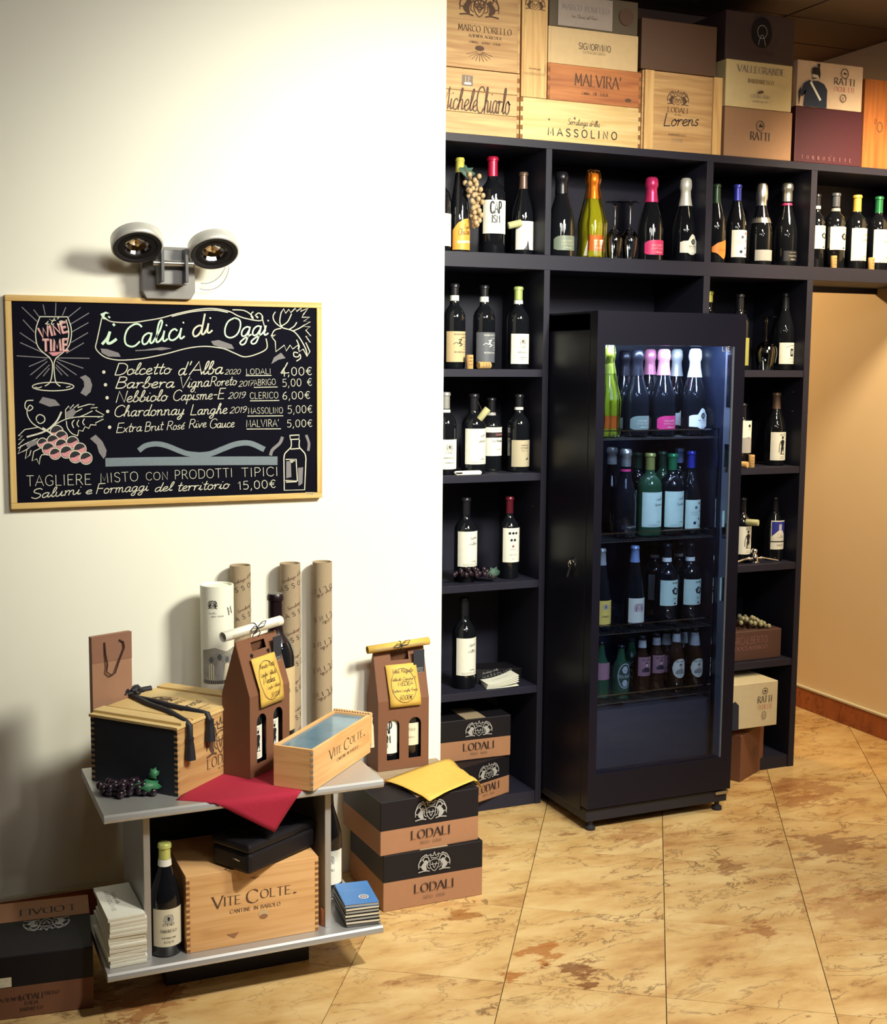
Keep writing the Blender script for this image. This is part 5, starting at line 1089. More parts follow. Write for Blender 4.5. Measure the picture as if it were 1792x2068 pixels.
def BR(label, px, yt, Y, art, lab, cap='black', glass=M_BEER, **kw):
    FB(label, px, yt, 3, Y, .0285, kind='beer', cap=(cap, .95), lab=lab, art=art, glass=glass, group=GBR, name='beer_bottle', wrap=2.0, **kw)
TRSP = M_BEER
BR('small green beer bottle cut by the left edge of the fridge window', 1214, 1296, 3.50, None, (1340, 1374, 'rose', 2.0), glass=M_GREENB)
BR('small green beer bottle with oval label, nearest on the lowest fridge rack', 1254, 1303, 3.47, a_heineken, (1338, 1394, 'dgreen', 2.3), glass=M_GREENB)
BR('small green beer bottle behind the nearest green one', 1275, 1290, 3.60, a_heineken, (1332, 1374, 'dgreen', 2.3), glass=M_GREENB)
BR('small brown beer bottle with pinkish label left of the middle', 1297, 1284, 3.50, a_moretti('rose'), (1328, 1366, 'rose', 2.0), band=('lgrey', .80, .93))
BR('small brown beer bottle with pinkish label, second from the left', 1326, 1279, 3.52, a_moretti('rose'), (1324, 1360, 'rose', 2.0), band=('lgrey', .80, .93))
BR('small brown beer bottle standing behind in the middle of the lowest rack', 1346, 1272, 3.61, a_moretti('rose'), (1324, 1358, 'rose', 2.0), band=('lgrey', .72, .93))
M_ML = mat('clear_dark_label', (0.03, 0.012, 0.006, 1), .1)
BR('small brown beer bottle with round cream portrait label', 1366, 1270, 3.47, a_moretti('cream'), (1331, 1370, M_ML, 2.2), band=('lgrey', .80, .93))
BR('small brown beer bottle with round cream label, rightmost in the fridge', 1403, 1268, 3.49, a_moretti('cream'), (1330, 1368, M_ML, 2.2), band=('lgrey', .72, .93))
BR('small brown beer bottle behind the rightmost one', 1380, 1268, 3.60, None, None, band=('lgrey', .72, .93))

def bez(c, n=14):
    c = [Vector(p) for p in c]
    return [c[0] * (1 - t) ** 3 + c[1] * (3 * t * (1 - t) ** 2) + c[2] * (3 * t * t * (1 - t)) + c[3] * t ** 3 for t in [i / n for i in range(n + 1)]]
# ------------------------------------------------------------------ twin wall lamp above the board
lx0, lx1 = onY(285, 585, 3.34).x, onY(392, 585, 3.34).x
t = thing('wall_spotlight', 'twin-headed grey wall spotlight, switched off, above the blackboard', 'lamp', ((lx0 + lx1) / 2, WY, 1.66)); cx = (lx0 + lx1) / 2
hw = (lx1 - lx0) / 2
MB().prism([(-hw, .02), (-hw + .012, .0), (hw - .012, .0), (hw, .02), (hw, .135), (-hw, .135)], -.035, 0).build('wall_plate', mat('wall_plate_grey', (0.22, 0.21, 0.21, 1), .5, .2), t, bevel=.002)  # plate colour darkened to carry the shade under the lamp heads
MB().box(-.036, .040, -.075, -.035, .035, .125).build('bracket', mat('grey_bracket', (0.25, 0.25, 0.26, 1), .45, .3), t, bevel=.003)
for g in (-1, 1): MB().box(g * .031 - .004, g * .031 + .004, -.115, -.04, .04, .125).build('yoke', mat('dark_grey_metal', (0.10, 0.10, 0.11, 1), .4, .3), t, bevel=.001)
MB().tube([(-.052, -.095, .088), (.052, -.095, .088)], .0085, 10).build('swivel_bar', M_STEEL, t, smooth=True)
for g in (-1, 1):
    hd = MB(); r0, r1, dp = .065, .063, .030
    hd.lathe([(r1, dp), (r0, dp - .002), (r0, .002), (r0 - .002, 0), (r0 - .007, 0)], 36); o = hd.build('lamp_ring', mat('pale_ring', (0.62, 0.62, 0.60, 1), .35, .3), t, smooth=True)
    p_ = (g * .098 + .002, -.125, .122 if g < 0 else .114); e = (PI / 2 - math.radians(52), 0, 0)
    ang_ = math.radians(34 + (1 if g > 0 else 0))
    for nm, prof, mt, sg in (('bezel', [(r0 - .004, -.0006), (r0 - .014, -.001), (r0 - .018, .003)], M_BLACKM, 36), ('bezel_ring', [(r0 - .018, .001), (r0 - .030, .001), (r0 - .031, .006)], M_CHAR, 36),
                             ('reflector', [(.036, .003), (.030, .014), (.020, .023), (.006, .028), (0, .028)], M_CHROME, 16), ('bulb', [(0, .004), (.005, .006), (.006, .018), (.003, .026)], mat('bulb_glass', (0.5, 0.35, 0.12, 1), .1, .5), 10), ('back_cap', [(r1, dp), (0, dp + .004)], M_SILV, 36)):
        q = MB().lathe(prof, sg).build(nm, mt, o, smooth=(nm != 'reflector'))
        if nm == 'reflector':
            pass
    o.location = p_; o.rotation_euler = (-ang_, 0, 0)
MB().tube(bez([(.088, -.02, .045), (.112, -.025, .04), (.135, -.05, .055), (.14, -.08, .085)]), .0008, 4).build('wire', M_INKG, t)
MB().tube(bez([(.085, -.02, .03), (.125, -.02, .018), (.155, -.04, .045), (.15, -.08, .085)]), .0008, 4).build('wire', M_INKG, t)

# ------------------------------------------------------------------ blackboard
bx0, bx1, bz0, bz1 = .274, 1.112, 1.118, 1.662
by = WY - .020
t = thing('blackboard', 'oak-framed blackboard with chalk wine list and drawings on the white wall', 'blackboard', (bx0, by, bz0)); off = (bx0, by, bz0)
MB().box(bx0 + .01, bx1 - .01, by + .006, WY, bz0 + .01, bz1 - .01).build('slate', mat('blackboard_slate', (0.0028, 0.0028, 0.0085, 1), .8, var=.3, scale=8, spec=0.08), t, off=off)
M_OAK = wood('oak_strip', 'd8b878', 'c29a58', knots=0.1); M_OAKV = wood('oak_strip_upright', 'd8b878', 'c29a58', vert=True, knots=0.1)
fw = .0155
for nm, q, mt in (('frame_rail', (bx0, bx1, by, WY - .001, bz1 - fw, bz1), M_OAK), ('frame_rail', (bx0, bx1, by, WY - .001, bz0, bz0 + fw), M_OAK), ('frame_stile', (bx0, bx0 + fw, by, WY - .001, bz0 + fw, bz1 - fw), M_OAKV), ('frame_stile', (bx1 - fw, bx1, by, WY - .001, bz0 + fw, bz1 - fw), M_OAKV)):
    MB().box(*q).build(nm, mt, t, bevel=.0015, off=off)
k = Ink(on_plane_y(by + .006, .0005), -1)
base_map = k.map
def frame(sx, ox, oy): k.map = lambda u, v: base_map(ox + u / sx, oy + v / sx)
C_, CG, CP, CD, CB = 'chalk', 'chalkg', 'chalkp', 'chalkd', 'chalkb'
frame(4.4, 0, 580)      # left part
for q in ('195,178 335,310', '300,200 345,260', '383,155 402,245', '497,140 492,250', '585,180 555,250', '715,180 610,265', '790,230 625,330', '785,315 635,400', '780,405 635,490', '745,495 590,585', '205,290 305,400', '178,405 320,500', '180,492 400,590', '150,610 430,628', '500,628 795,632', '258,705 410,640', '270,780 420,660', '320,812 440,690', '385,790 440,720', '510,640 740,720', '505,660 680,780', '500,690 605,790', '495,710 550,780'):
    k.stroke(q, 8, CD if '620' not in q else C_, False)
k.lines('C355,262 322,360 318,450 345,540 440,625;C600,262 632,360 632,450 600,540 500,628;C588,290 612,400 598,500;L352,262 602,264;C438,622 466,680 460,790 440,850 400,878;C500,628 480,680 486,790 500,850 535,880', 9, C_)
k.ring(472, 883, 185, 9, C_, 38, n=28)
k.stroke('310,888 340,895 370,885', 8, C_); k.stroke('590,890 625,880', 8, C_)
k.poly('430,580 560,572 500,608 470,612', CP); k.text('WINE', (362, 455), (605, 395), 88, CP, 'bold', 1.5); k.text('TIME', (380, 568), (608, 562), 100, CP, 'bold', 1.6)
k.text("it's", (400, 332), (550, 330), 62, C_, 'chalk', 1.2); k.text('WINE', (358, 450), (600, 390), 92, C_, 'sans', .7); k.text('TIME', (376, 566), (606, 560), 104, C_, 'sans', .7)
k.poly('710,800 760,780 800,810 820,870 805,930 765,968 715,940 750,880 740,830', CD); k.poly('345,1025 380,975 490,1000 535,1050 440,1062', CD); k.poly('800,1345 850,1310 910,1370 948,1450 940,1500 920,1525 880,1470 860,1400', CD)
GRP = [(505, 1285, 58), (545, 1330, 55), (645, 1380, 55), (470, 1365, 52), (378, 1385, 45), (545, 1400, 52), (430, 1437, 55), (490, 1480, 50), (590, 1465, 55), (710, 1440, 56), (670, 1507, 54), (765, 1520, 54)]
for gx, gy, gr in GRP:
    k.disc(gx, gy, gr, mat('slate_fill', (0.012, 0.011, 0.018, 1), .8)); k.poly([(gx + gr * .85 * math.cos(a), gy + gr * .85 * math.sin(a)) for a in [PI * (-.15 + 1.1 * i / 9) for i in range(10)]] + [(gx - gr * .2, gy + gr * .1)], CP); k.ring(gx, gy, gr, 8, C_)
k.lines('C295,1005 235,1012 222,1065 255,1098 292,1072 262,1050 240,1120 290,1210 400,1275;C330,1195 322,1160 350,1132 392,1150 395,1190 355,1212 325,1185', 9, C_)
k.stroke('545,1110 500,1195 400,1280 240,1330', 15, C_); k.stroke('380,1250 470,1310', 14, C_); k.lines('C480,1225 580,1175 700,1152 915,1150', 8, C_)
k.lines('L585,1170 582,1090 612,1055 622,1080 655,1042 655,1075 700,1040 690,1070 790,1040 840,1042 805,1075 868,1068 850,1095 925,1135 870,1160 920,1172 850,1205 855,1225 805,1222 790,1255 755,1240 735,1280 700,1270 690,1320;C590,1190 600,1250 640,1300 690,1320;C640,1165 660,1120 730,1080;C700,1155 760,1130 820,1100;C660,1180 640,1210 655,1250;C700,1180 685,1215 700,1240;C750,1170 735,1200 750,1225', 8, C_)
k.poly('590,1110 650,1075 680,1110 640,1160 592,1160', CD)
k.lines('L335,1245 220,1265 162,1322 200,1320 165,1355 215,1350 163,1400 190,1405 160,1480 240,1440 225,1525 265,1490 275,1450;C335,1345 250,1380 160,1430;C330,1370 240,1440 200,1460;L360,1430 300,1460 285,1545 325,1525 350,1575 355,1520 370,1490 420,1485', 8, C_); k.poly('230,1400 270,1365 330,1360 330,1395 250,1430', CD)
k.text('TAGLIERE', (235, 1768), (812, 1752), 92, CD if False else C_, 'chalkcaps', .8); k.text('Salumi', (265, 1882), (712, 1838), 84, C_, 'chalk'); k.text('e', (752, 1838), (812, 1836), 70, C_, 'chalk')
frame(3.813, 190, 600)   # right and upper part
k.lines('C58,135 110,180 180,194 300,195 420,178 520,160 660,122 800,95 920,88 1040,110 1110,145 1180,167 1280,182 1298,150 1270,122 1240,142;C600,148 760,112 920,100 1030,118;C1068,98 1150,102 1200,128 1225,158;C20,345 12,390 40,430 90,465 160,482 230,485 330,478 420,465 560,435 700,398 800,382 880,380 950,388 1010,400 1090,435 1160,460 1250,440 1330,395 1325,320;L60,160 20,345;L1292,150 1322,260', 8, C_)
k.poly('48,130 90,112 118,125 85,130 80,150 110,175 70,170', CG)
k.stroke('110,150 122,158', 12, CG, False); k.stroke('1250,148 1262,158', 12, C_, False); k.ring(1228, 140, 18, 8, C_, 26, 10, 1.6, 4.6)
k.poly('50,395 100,400 190,430 205,460 110,458 60,430', CD); k.poly('900,340 960,330 1060,365 1080,400 1000,395 920,370', CD); k.stroke('320,412 450,405 560,395', 8, CD); k.poly('400,402 520,385 600,395 520,410', CD)
k.text('i', (60, 378), (160, 345), 175, CG, 'chalk', 1.1); k.text('Calici', (215, 392), (690, 318), 165, CG, 'chalk', 1.1); k.text('di', (748, 312), (905, 272), 150, C_, 'chalk', 1.1); k.text('Oggi', (985, 318), (1335, 292), 150, CG, 'chalk', 1.1)
ROWS = [(75, 577), (88, 675), (100, 775), (105, 880), (120, 1002)]
for a, b_ in ROWS: k.disc(a, b_, 13, C_)
def tx(s_, x0, y0, x1, y1, c, st='chalk', w=1.0, col=C_): k.text(s_, (x0, y0), (x1, y1), c, col, st, w)
tx('Dolcetto', 150, 600, 585, 590, 88); tx("d'Alba", 640, 602, 988, 590, 100); tx('2020', 1005, 595, 1125, 592, 38); tx('LODALI', 1170, 595, 1362, 592, 42, 'chalkcaps'); k.stroke([(1170, 605), (1365, 603)], 6, C_, False); tx('4,00€', 1435, 605, 1680, 600, 62, 'chalkcaps', 1.1); k.stroke('1490,505 1445,590 1500,582', 8, C_, False)
tx('Barbera', 155, 702, 612, 696, 86); tx('Vigna', 650, 702, 885, 688, 86); tx('Roreto', 890, 686, 1095, 676, 72); tx('2017', 1110, 690, 1225, 682, 42); tx('ABRIGO', 1232, 682, 1400, 674, 46, 'chalkcaps'); k.stroke([(1232, 695), (1412, 692)], 6, C_, False); tx('5,00 €', 1450, 690, 1680, 682, 58, 'chalkcaps')
tx('Nebbiolo', 160, 812, 558, 798, 86); tx('Capisme-E', 600, 798, 1000, 782, 80); tx('2019', 1030, 782, 1162, 776, 46); tx('CLERICO', 1200, 784, 1420, 778, 48, 'chalkcaps'); k.stroke([(1202, 799), (1425, 796)], 6, C_, False); tx('6,00€', 1450, 788, 1665, 782, 58, 'chalkcaps')
tx('Chardonnay', 145, 922, 690, 905, 86); tx('Langhe', 735, 908, 1022, 896, 80); tx('2019', 1042, 894, 1170, 888, 46); tx('MASSOLINO', 1185, 898, 1455, 894, 46, 'chalkcaps'); k.stroke([(1182, 916), (1455, 914)], 6, C_, False); tx('5,00€', 1490, 895, 1682, 890, 58, 'chalkcaps')
tx('Extra', 165, 1045, 365, 1032, 72); tx('Brut', 385, 1035, 528, 1022, 70); tx('Rosé', 555, 1024, 692, 1016, 66); tx('Rive', 725, 1010, 862, 1000, 66); tx('Gauce', 885, 1010, 1078, 1000, 70); tx("MALVIRA'", 1170, 1000, 1425, 996, 54, 'chalkcaps'); k.stroke([(1175, 1016), (1438, 1014)], 6, C_, False); tx('5,00€', 1485, 1002, 1682, 998, 56, 'chalkcaps')
k.poly('1365,515 1385,465 1440,428 1475,470 1420,482', CD)
k.lines('C1395,115 1378,150 1395,195 1450,235 1530,260 1580,310 1630,400 1640,455;C1450,235 1430,190 1440,120;C1440,225 1490,190 1520,130;C1530,262 1580,240 1620,215;C1500,250 1540,225 1560,195;C1440,240 1390,255 1365,300;L1440,120 1460,90 1475,125 1500,95 1515,120 1550,85 1560,110 1600,80 1590,110 1650,85 1615,130 1600,155 1660,155 1615,185 1665,190 1605,225 1665,230 1630,255 1670,300 1630,300 1665,350 1630,350 1662,420 1640,455 1610,400 1580,420 1570,370 1530,400 1510,370 1480,415 1465,370 1400,420 1395,340 1370,310 1400,290 1362,300;C1560,330 1580,380 1570,400;C1570,430 1540,425 1540,455 1570,460 1585,440 1590,470 1560,492', 8, C_)
frame(3.814, 190, 840)   # lower part
k.ribbon(crom(pts_of('100,357 400,350 800,347 1100,345 1400,345')), 66, CB); k.ribbon(crom(pts_of('350,262 400,228 480,215 560,230 640,262 720,290 820,300')), 40, CB); k.ribbon(crom(pts_of('820,300 900,290 1000,250 1100,215 1200,210 1305,255')), 42, CB)
k.stroke('1360,300 1375,260 1430,210 1450,165', 24, CD); k.stroke('1635,150 1655,210 1650,265', 20, CD)
tx('MISTO', 45, 515, 342, 500, 72, 'chalkcaps', .8); tx('CON', 398, 495, 572, 490, 60, 'chalkcaps', .8); tx('PRODOTTI', 620, 488, 1068, 470, 68, 'chalkcaps', .8); tx('TIPICI', 1135, 470, 1418, 460, 68, 'chalkcaps', .8)
tx('Formaggi', 8, 600, 415, 575, 76); tx('del', 460, 585, 598, 574, 66); tx('territorio', 635, 580, 1035, 558, 74); tx('15,00€', 1110, 568, 1402, 552, 62, 'chalkcaps')
k.lines('L1508,150 1580,146 1578,178 1512,182 1508,150;C1518,185 1518,235 1500,258 1470,290 1462,330;L1462,330 1465,572 1622,568 1632,330;C1582,185 1580,235 1600,262 1624,290 1632,330;L1478,335 1556,333 1566,500 1475,497;L1480,510 1560,505;L1515,255 1582,250;L1510,345 1545,345;L1512,356 1530,356', 8, C_)
k.poly('1570,400 1610,395 1605,520 1575,540', CD); k.poly('1480,350 1515,345 1520,470 1480,480', CD)
k.build(t, 'chalk_writing', off=off)
k = Ink(on_plane_y(by, .0006), -1)
k.poly('617,994 635,994 635,999 617,999', 'tan'); k.text('STILE', (619, 998), (633, 998), 3, 'black', 'bold'); k.build(t, off=off)

# ------------------------------------------------------------------ grey metal display stand
TZ, LZ = .4975, .1285
t = thing('display_stand', 'low grey metal two-tier display stand against the white wall', 'stand', (.40, 2.73, 0)); off = (.40, 2.73, 0)
def board(name, z, y1, x1=1.063):
    q = [(2.736, z - .020), (2.731, z - .017), (2.729, z - .011), (2.731, z - .004), (2.736, z), (y1, z), (y1, z - .020)]
    vs = [(x, y, zz) for x in (.40, x1) for y, zz in q]; n = len(q)
    return MB().add(vs, [tuple(range(n)), tuple(range(2 * n - 1, n - 1, -1))] + [(i, n + i, n + (i + 1) % n, (i + 1) % n) for i in range(n)]).build(name, M_SILV, t, off=off)
board('top_shelf', TZ, 3.085); board('lower_shelf', LZ, 3.06)
for x in (.492, .928): MB().box(x, x + .016, 2.775, 3.05, LZ, TZ - .02).build('side_panel', M_SILV, t, bevel=.0015, off=off)
MB().box(.508, .928, 3.035, 3.05, LZ, TZ - .02).build('back_panel', M_BLACKM, t, off=off)
MB().box(.56, .92, 2.88, 3.04, .0, LZ - .02).build('plinth', M_BLACKM, t, off=off)

# objects on the stand --------------------------------------------------
# wooden LODALI case with slate end
a42 = math.radians(41.5)
t = thing('wooden_case', 'open-grained LODALI wooden case with a dark slate end and cord on top, on the stand', 'crate', (.578, 2.794, TZ + .0005), a42, 'wooden wine cases on and in the display stand')
L_, D_, Hh = .310, .252, .158
for y in (0, D_ - .010): MB().box(.0, L_, y, y + .010, 0, Hh).build('side_panel', M_PINE2, t, bevel=.0008)
MB().box(-.0005, .010, .010, D_ - .010, 0, Hh).build('end_panel', M_SLATE, t, bevel=.0008); bpy.context.view_layer.update()
MB().box(L_ - .010, L_, .010, D_ - .010, 0, Hh).build('end_panel', M_PINE2, t, bevel=.0008)['label'] = 'pale wooden end panel'
MB().box(.010, L_ - .010, .010, D_ - .010, 0, .008).build('bottom_panel', M_PINE, t)
mb = MB(); n = 12
for i in range(n):
    z0 = Hh * (i + .1) / n; z1 = Hh * (i + .62) / n
    mb.box(-.0009, .008, .0, .0098, z0, z1); mb.box(-.0009, .008, D_ - .0098, D_, z0, z1)
mb.build('finger_joint', M_SLATE, t)['kind'] = 'stuff'
MB().box(-.004, L_ + .004, -.003, D_ + .003, Hh, Hh + .007).build('lid', M_PINE, t, bevel=.001)
for x in (.012, L_ - .052): MB().box(x, x + .040, -.003, D_ + .003, Hh + .007, Hh + .0135).build('lid_batten', M_PINE, t, bevel=.001)
MB().box(.062, L_ - .062, .0, D_, Hh + .007, Hh + .0115).build('lid_board', M_PINE, t, bevel=.001)
k = Ink(lambda u, v: Vector((.06 + u, v, Hh + .0121))); k.crest(.085, .135, .085, .07, M_INKB); k.ctext('LODALI', .085, .108, .075, .016, M_INKB, 'serif'); k.text('Lorens', (.04, .062), (.135, .068), .032, M_INK, 'script'); k.ctext('BARBARESCO', .085, .036, .07, .008, M_INKB, 'serif'); k.ctext('2018', .085, .018, .03, .009, M_INKB, 'thin'); k.build(t)
k = Ink(lambda u, v: Vector((u, -.0006, v))); k.crest(.172, .058, .115, .090, M_INKB); k.ctext('LODALI', .172, .030, .115, .024, M_INKB, 'serif'); k.ctext('DAL 1958', .172, .018, .025, .005, M_INKB, 'serif'); k.build(t)
# cord
zl = TZ + Hh + .016
t = thing('tasselled_cord', 'black knotted cord with two tassels lying over the slate-ended case', 'cord', onZ(265, 1402, zl))
o0 = Vector(t.location)
W_ = lambda px, py, dz=0: onZ(px, py, zl + dz) - o0 + Vector((0, 0, dz * 0))
rnd = random.Random(5)
mb = MB()
for ph in (0, 2.1, 4.2):
    mb.tube([Vector((.018 * math.cos(a + ph), .014 * math.sin(a * 2 + ph), .004 + .012 * (1 + math.sin(a * 3 + ph)) / 2)) for a in [2 * PI * i / 16 for i in range(17)]], .0065, 7)
mb.build('knot', M_BLACKM, t, smooth=True)
ua = Vector((math.cos(a42), math.sin(a42), 0)); na = Vector((math.sin(a42), -math.cos(a42), 0))
e1 = Vector((.578, 2.794, 0)) + ua * .035 + na * .010; e2 = Vector((.578, 2.794, 0)) + ua * .115 + na * .010
p1 = [W_(265, 1405), W_(300, 1422), W_(340, 1436), Vector((e1.x, e1.y, zl - .004)) - o0 - na * .012, Vector((e1.x, e1.y, zl - .012)) - o0, Vector((e1.x, e1.y, zl - .045)) - o0]
p2 = [W_(270, 1408), W_(310, 1416), W_(355, 1428), Vector((e2.x, e2.y, zl - .004)) - o0 - na * .03, Vector((e2.x, e2.y, zl - .006)) - o0 - na * .008, Vector((e2.x, e2.y, zl - .022)) - o0]
p3 = [W_(268, 1402), W_(282, 1394), W_(305, 1390)]
for p_ in (p1, p2, p3): MB().tube(p_, .0074, 8).build('cord_strand', M_BLACKM, t, smooth=True)
for p_ in (p1[-1], p2[-1]):
    MB().lathe([(0, .008), (.010, .004), (.0085, -.006), (.010, -.014), (.0135, -.048), (0, -.050)], 12).build('tassel', M_BLACKM, t, smooth=True).location = p_
# paper carrier bag behind
t = thing('paper_bag', 'tall narrow brown paper wine bag with rope handle behind the slate-ended case', 'bag', (.427, 3.053, TZ), math.radians(14))
MB().prism([(0, 0), (.102, 0), (.103, .336), (0, .333)], 0, .018).build('bag_body', mat('red_kraft', (0.36, 0.19, 0.12, 1), .75, var=.1, scale=20), t)
MB().prism([(0, .268), (.103, .270), (.1035, .337), (-.0005, .334)], -.0008, 0).build('folded_top', mat('red_kraft_dark', (0.27, 0.13, 0.085, 1), .75), t)
MB().tube([(.032, -.003, .318), (.033, -.005, .29), (.037, -.006, .262), (.034, -.006, .245), (.045, -.007, .236), (.056, -.007, .240), (.066, -.006, .265), (.082, -.005, .300), (.080, -.004, .314), (.070, -.003, .320)], .0019, 6).build('rope_handle', mat('dark_rope', (0.05, 0.02, 0.02, 1), .8), t, smooth=True)

# two-bottle gift carriers
def strips(mb, m3, u0, u1, v0, v1, holes, n=9):
    """flat panel u0..u1 x v0..v1 with arched holes (centre, half width, v bottom, v top)"""
    us = {u0, u1}
    for c, hw_, a, b_, arch in holes:
        for i in range(n + 1): us.add(c - hw_ * math.cos(PI * i / n))
    us = sorted(us)
    for a, b_ in zip(us, us[1:]):
        mid = (a + b_) / 2; segs = [(v0, v0, v1, v1)]; hit = None
        for c, hw_, vb, vt, arch in holes:
            if abs(mid - c) < hw_:
                top = lambda u: vt - (hw_ - math.sqrt(max(0, hw_ ** 2 - (u - c) ** 2))) if arch else vt
                hit = (vb, top(a), top(b_))
        if hit: segs = [(v0, v0, hit[0], hit[0]), (hit[1], hit[2], v1, v1)]
        for q0, q1, q2, q3 in segs: mb.add([m3(a, q0), m3(b_, q1), m3(b_, q3), m3(a, q2)], [(0, 1, 2, 3)])
def carrier(label, loc, rz, lines, price, tagc, w=.163, d=.086, hb=.205, hr=.345):
    t = thing('bottle_carrier', label, 'box', loc, rz, 'two-bottle gift carriers')
    mb = MB(); hs = math.hypot(d / 2, hr - hb)
    strips(mb, lambda u, v: (u, 0, v), 0, w, 0, hb, [(.046, .0195, .030, .150, True), (.114, .0195, .030, .150, True)])
    strips(mb, lambda u, v: (u, v / hs * d / 2, hb + v / hs * (hr - hb)), 0, w, 0, hs, [(w / 2, .028, hs * .76, hs * .92, False)])
    strips(mb, lambda u, v: (u, d - v / hs * d / 2, hb + v / hs * (hr - hb)), 0, w, 0, hs, [])
    mb.add([(0, d, 0), (w, d, 0), (w, d, hb), (0, d, hb)], [(0, 1, 2, 3)])
    for x in (0, w): mb.add([(x, 0, 0), (x, d, 0), (x, d, hb), (x, d / 2, hr - .004), (x, 0, hb)], [(0, 1, 2, 3, 4)])
    mb.add([(0, 0, 0.001), (w, 0, 0.001), (w, d, 0.001), (0, d, 0.001)], [(0, 1, 2, 3)])
    o = mb.build('carton_body', M_KRAFTD, t); so = o.modifiers.new('thick', 'SOLIDIFY'); so.thickness = .0012; so.offset = -1
    # price card bending away from the slope
    def card(u, v):      # v 0 bottom .. 1 top
        z = hr - .045 - (1 - v) * .118; base = -.003 if z < hb else (z - hb) / (hr - hb) * d / 2 - .004
        return (.030 + .096 * u + .004 * (1 - v), min(base, -.004 - .0 * v + max(0, (z - hb - .01)) * .30) - .004 * (1 - v) ** 2, z)
    pc = MB().grid(card, 4, 8).build('price_card', M_YELP, t, smooth=True); so = pc.modifiers.new('thick', 'SOLIDIFY'); so.thickness = .0006
    k = Ink(lambda u, v: Vector(card(u, v)) + Vector((0, -.0014, 0)))
    k.ring(.5, .5, .40, .012, 'brown', .40, n=30)
    for s_, v, x0, x1, c in lines: k.text(s_, (x0, v), (x1, v), c, 'black', 'chalk', 1.15)
    k.build(pc)
    if tagc:
        MB().box(w - .040, w - .006, d / 2 - .022, d / 2 - .0205, hr - .078, hr - .008).build('swing_tag', M_SLATE, t)
        k = Ink(lambda u, v: Vector((u, d / 2 - .0226, v)))
        for i in range(4): k.stroke([(w - .036, hr - .062 - i * .0042), (w - .010, hr - .061 - i * .0042)], .0012, 'lgrey', False)
        k.build(t)
    return t
def bow(t, x, z, r, seed=1, m=M_INK):
    mb = MB(); q = []
    mb.tube([(x + .001 * math.sin(a), -(r + .001) * math.cos(a), z + (r + .001) * math.sin(a)) for a in [2 * PI * i / 12 for i in range(13)]], .0011, 5)
    mb.tube([(x, -r - .002, z + r * .4), (x + .012, -r - .006, z + r + .004), (x + .028, -r - .003, z + r + .003), (x + .020, -r - .004, z + r * .3), (x, -r - .003, z + r * .3)], .0012, 5)
    mb.tube([(x, -r - .002, z + r * .4), (x - .014, -r - .006, z + r * .9), (x - .024, -r - .003, z + r * .1), (x - .010, -r - .004, z - .002), (x, -r - .003, z + r * .3)], .0012, 5)
    mb.tube([(x, -r - .003, z + r * .3), (x + .006, -r - .004, z - r * .8), (x + .003, -r + .002, z - r * 1.7)], .0012, 5); mb.tube([(x, -r - .003, z + r * .3), (x - .012, -r - .004, z - r * .4), (x - .016, -r + .001, z - r * 1.3)], .0012, 5)
    return mb.build('tie_string', m, t)
def scroll(label, loc, rz, L, r, m, tilt=0.0, lines=True):
    t = thing('paper_roll', label, 'scroll', loc, rz, 'rolled certificates tied on the gift carriers')
    mb = MB(); vs = []; n = 40; turns = 1.9
    for i in range(n + 1):
        a = turns * 2 * PI * i / n; rr = r * (1 - .10 * i / n)
        for x in (-L / 2, L / 2): vs.append((x, rr * math.sin(a), rr * math.cos(a)))
    o = mb.add(vs, [(2 * i, 2 * i + 1, 2 * i + 3, 2 * i + 2) for i in range(n)]).build('roll', m, t, smooth=True)
    so = o.modifiers.new('thick', 'SOLIDIFY'); so.thickness = .0004
    if lines:
        k = Ink(lambda u, v: Vector((u, -(r + .0006) * math.cos(v), (r + .0006) * math.sin(v))))
        for i, a in enumerate((-.35, -.1, .15)): k.stroke([(-L * .30, a), (L * .32, a)], .09, 'lgrey' if i % 2 else 'tan', False)
        k.build(t)
    bow(t, L * .02, 0, r, m=M_INK)
    t.rotation_euler = (0, tilt, rz)
    return t
rc1 = math.radians(38); c1 = (.766, 2.852, TZ + .0015)
carrier('brown carton carrier priced 37,00€ on the red napkin on the stand', c1, rc1, [('Renato Ratti', .76, .22, .86, .085), ('Langhe Nebbiolo', .60, .18, .84, .085), ('Medea', .46, .20, .70, .12), ('Langhe Nebbiolo', .34, .30, .84, .065), ('37,00€', .14, .42, .82, .10)], '37', True, d=.083, hb=.200, hr=.330)
def inside(loc, rz, dx, dy=.043):
    return (loc[0] + math.cos(rz) * dx - math.sin(rz) * dy, loc[1] + math.sin(rz) * dx + math.cos(rz) * dy, loc[2] + .002)
for i, dx in enumerate((.046, .114)):
    x, y, z = inside(c1, rc1, dx, .042)
    bottle(('left' if i == 0 else 'right') + ' soldier-label bottle showing through the window of the 37,00€ carrier', x, y, z, .292, .0345, 'bgy', ('black', .80), (.035, .118, 'white', 1.3), a_ratti, rot=.45, group='bottles inside the gift carriers')
Y2 = 3.262; p_ = onZ(767, 1561, .328)
c2 = (1.253, 3.262, .3275)
carrier('brown carton carrier priced 40,00€ standing on the stacked cartons', c2, .02, [('Idea Regalo', .80, .18, .86, .095), ('Nebbiolo Capisme E', .62, .10, .92, .07), ('MEDEA', .50, .30, .80, .09), ('Barbera Langhe Roero', .36, .10, .92, .065), ('40,00€', .17, .28, .72, .11)], '40', True, w=.158, hb=.205, hr=.350)
x, y, z = inside(c2, .02, .046)
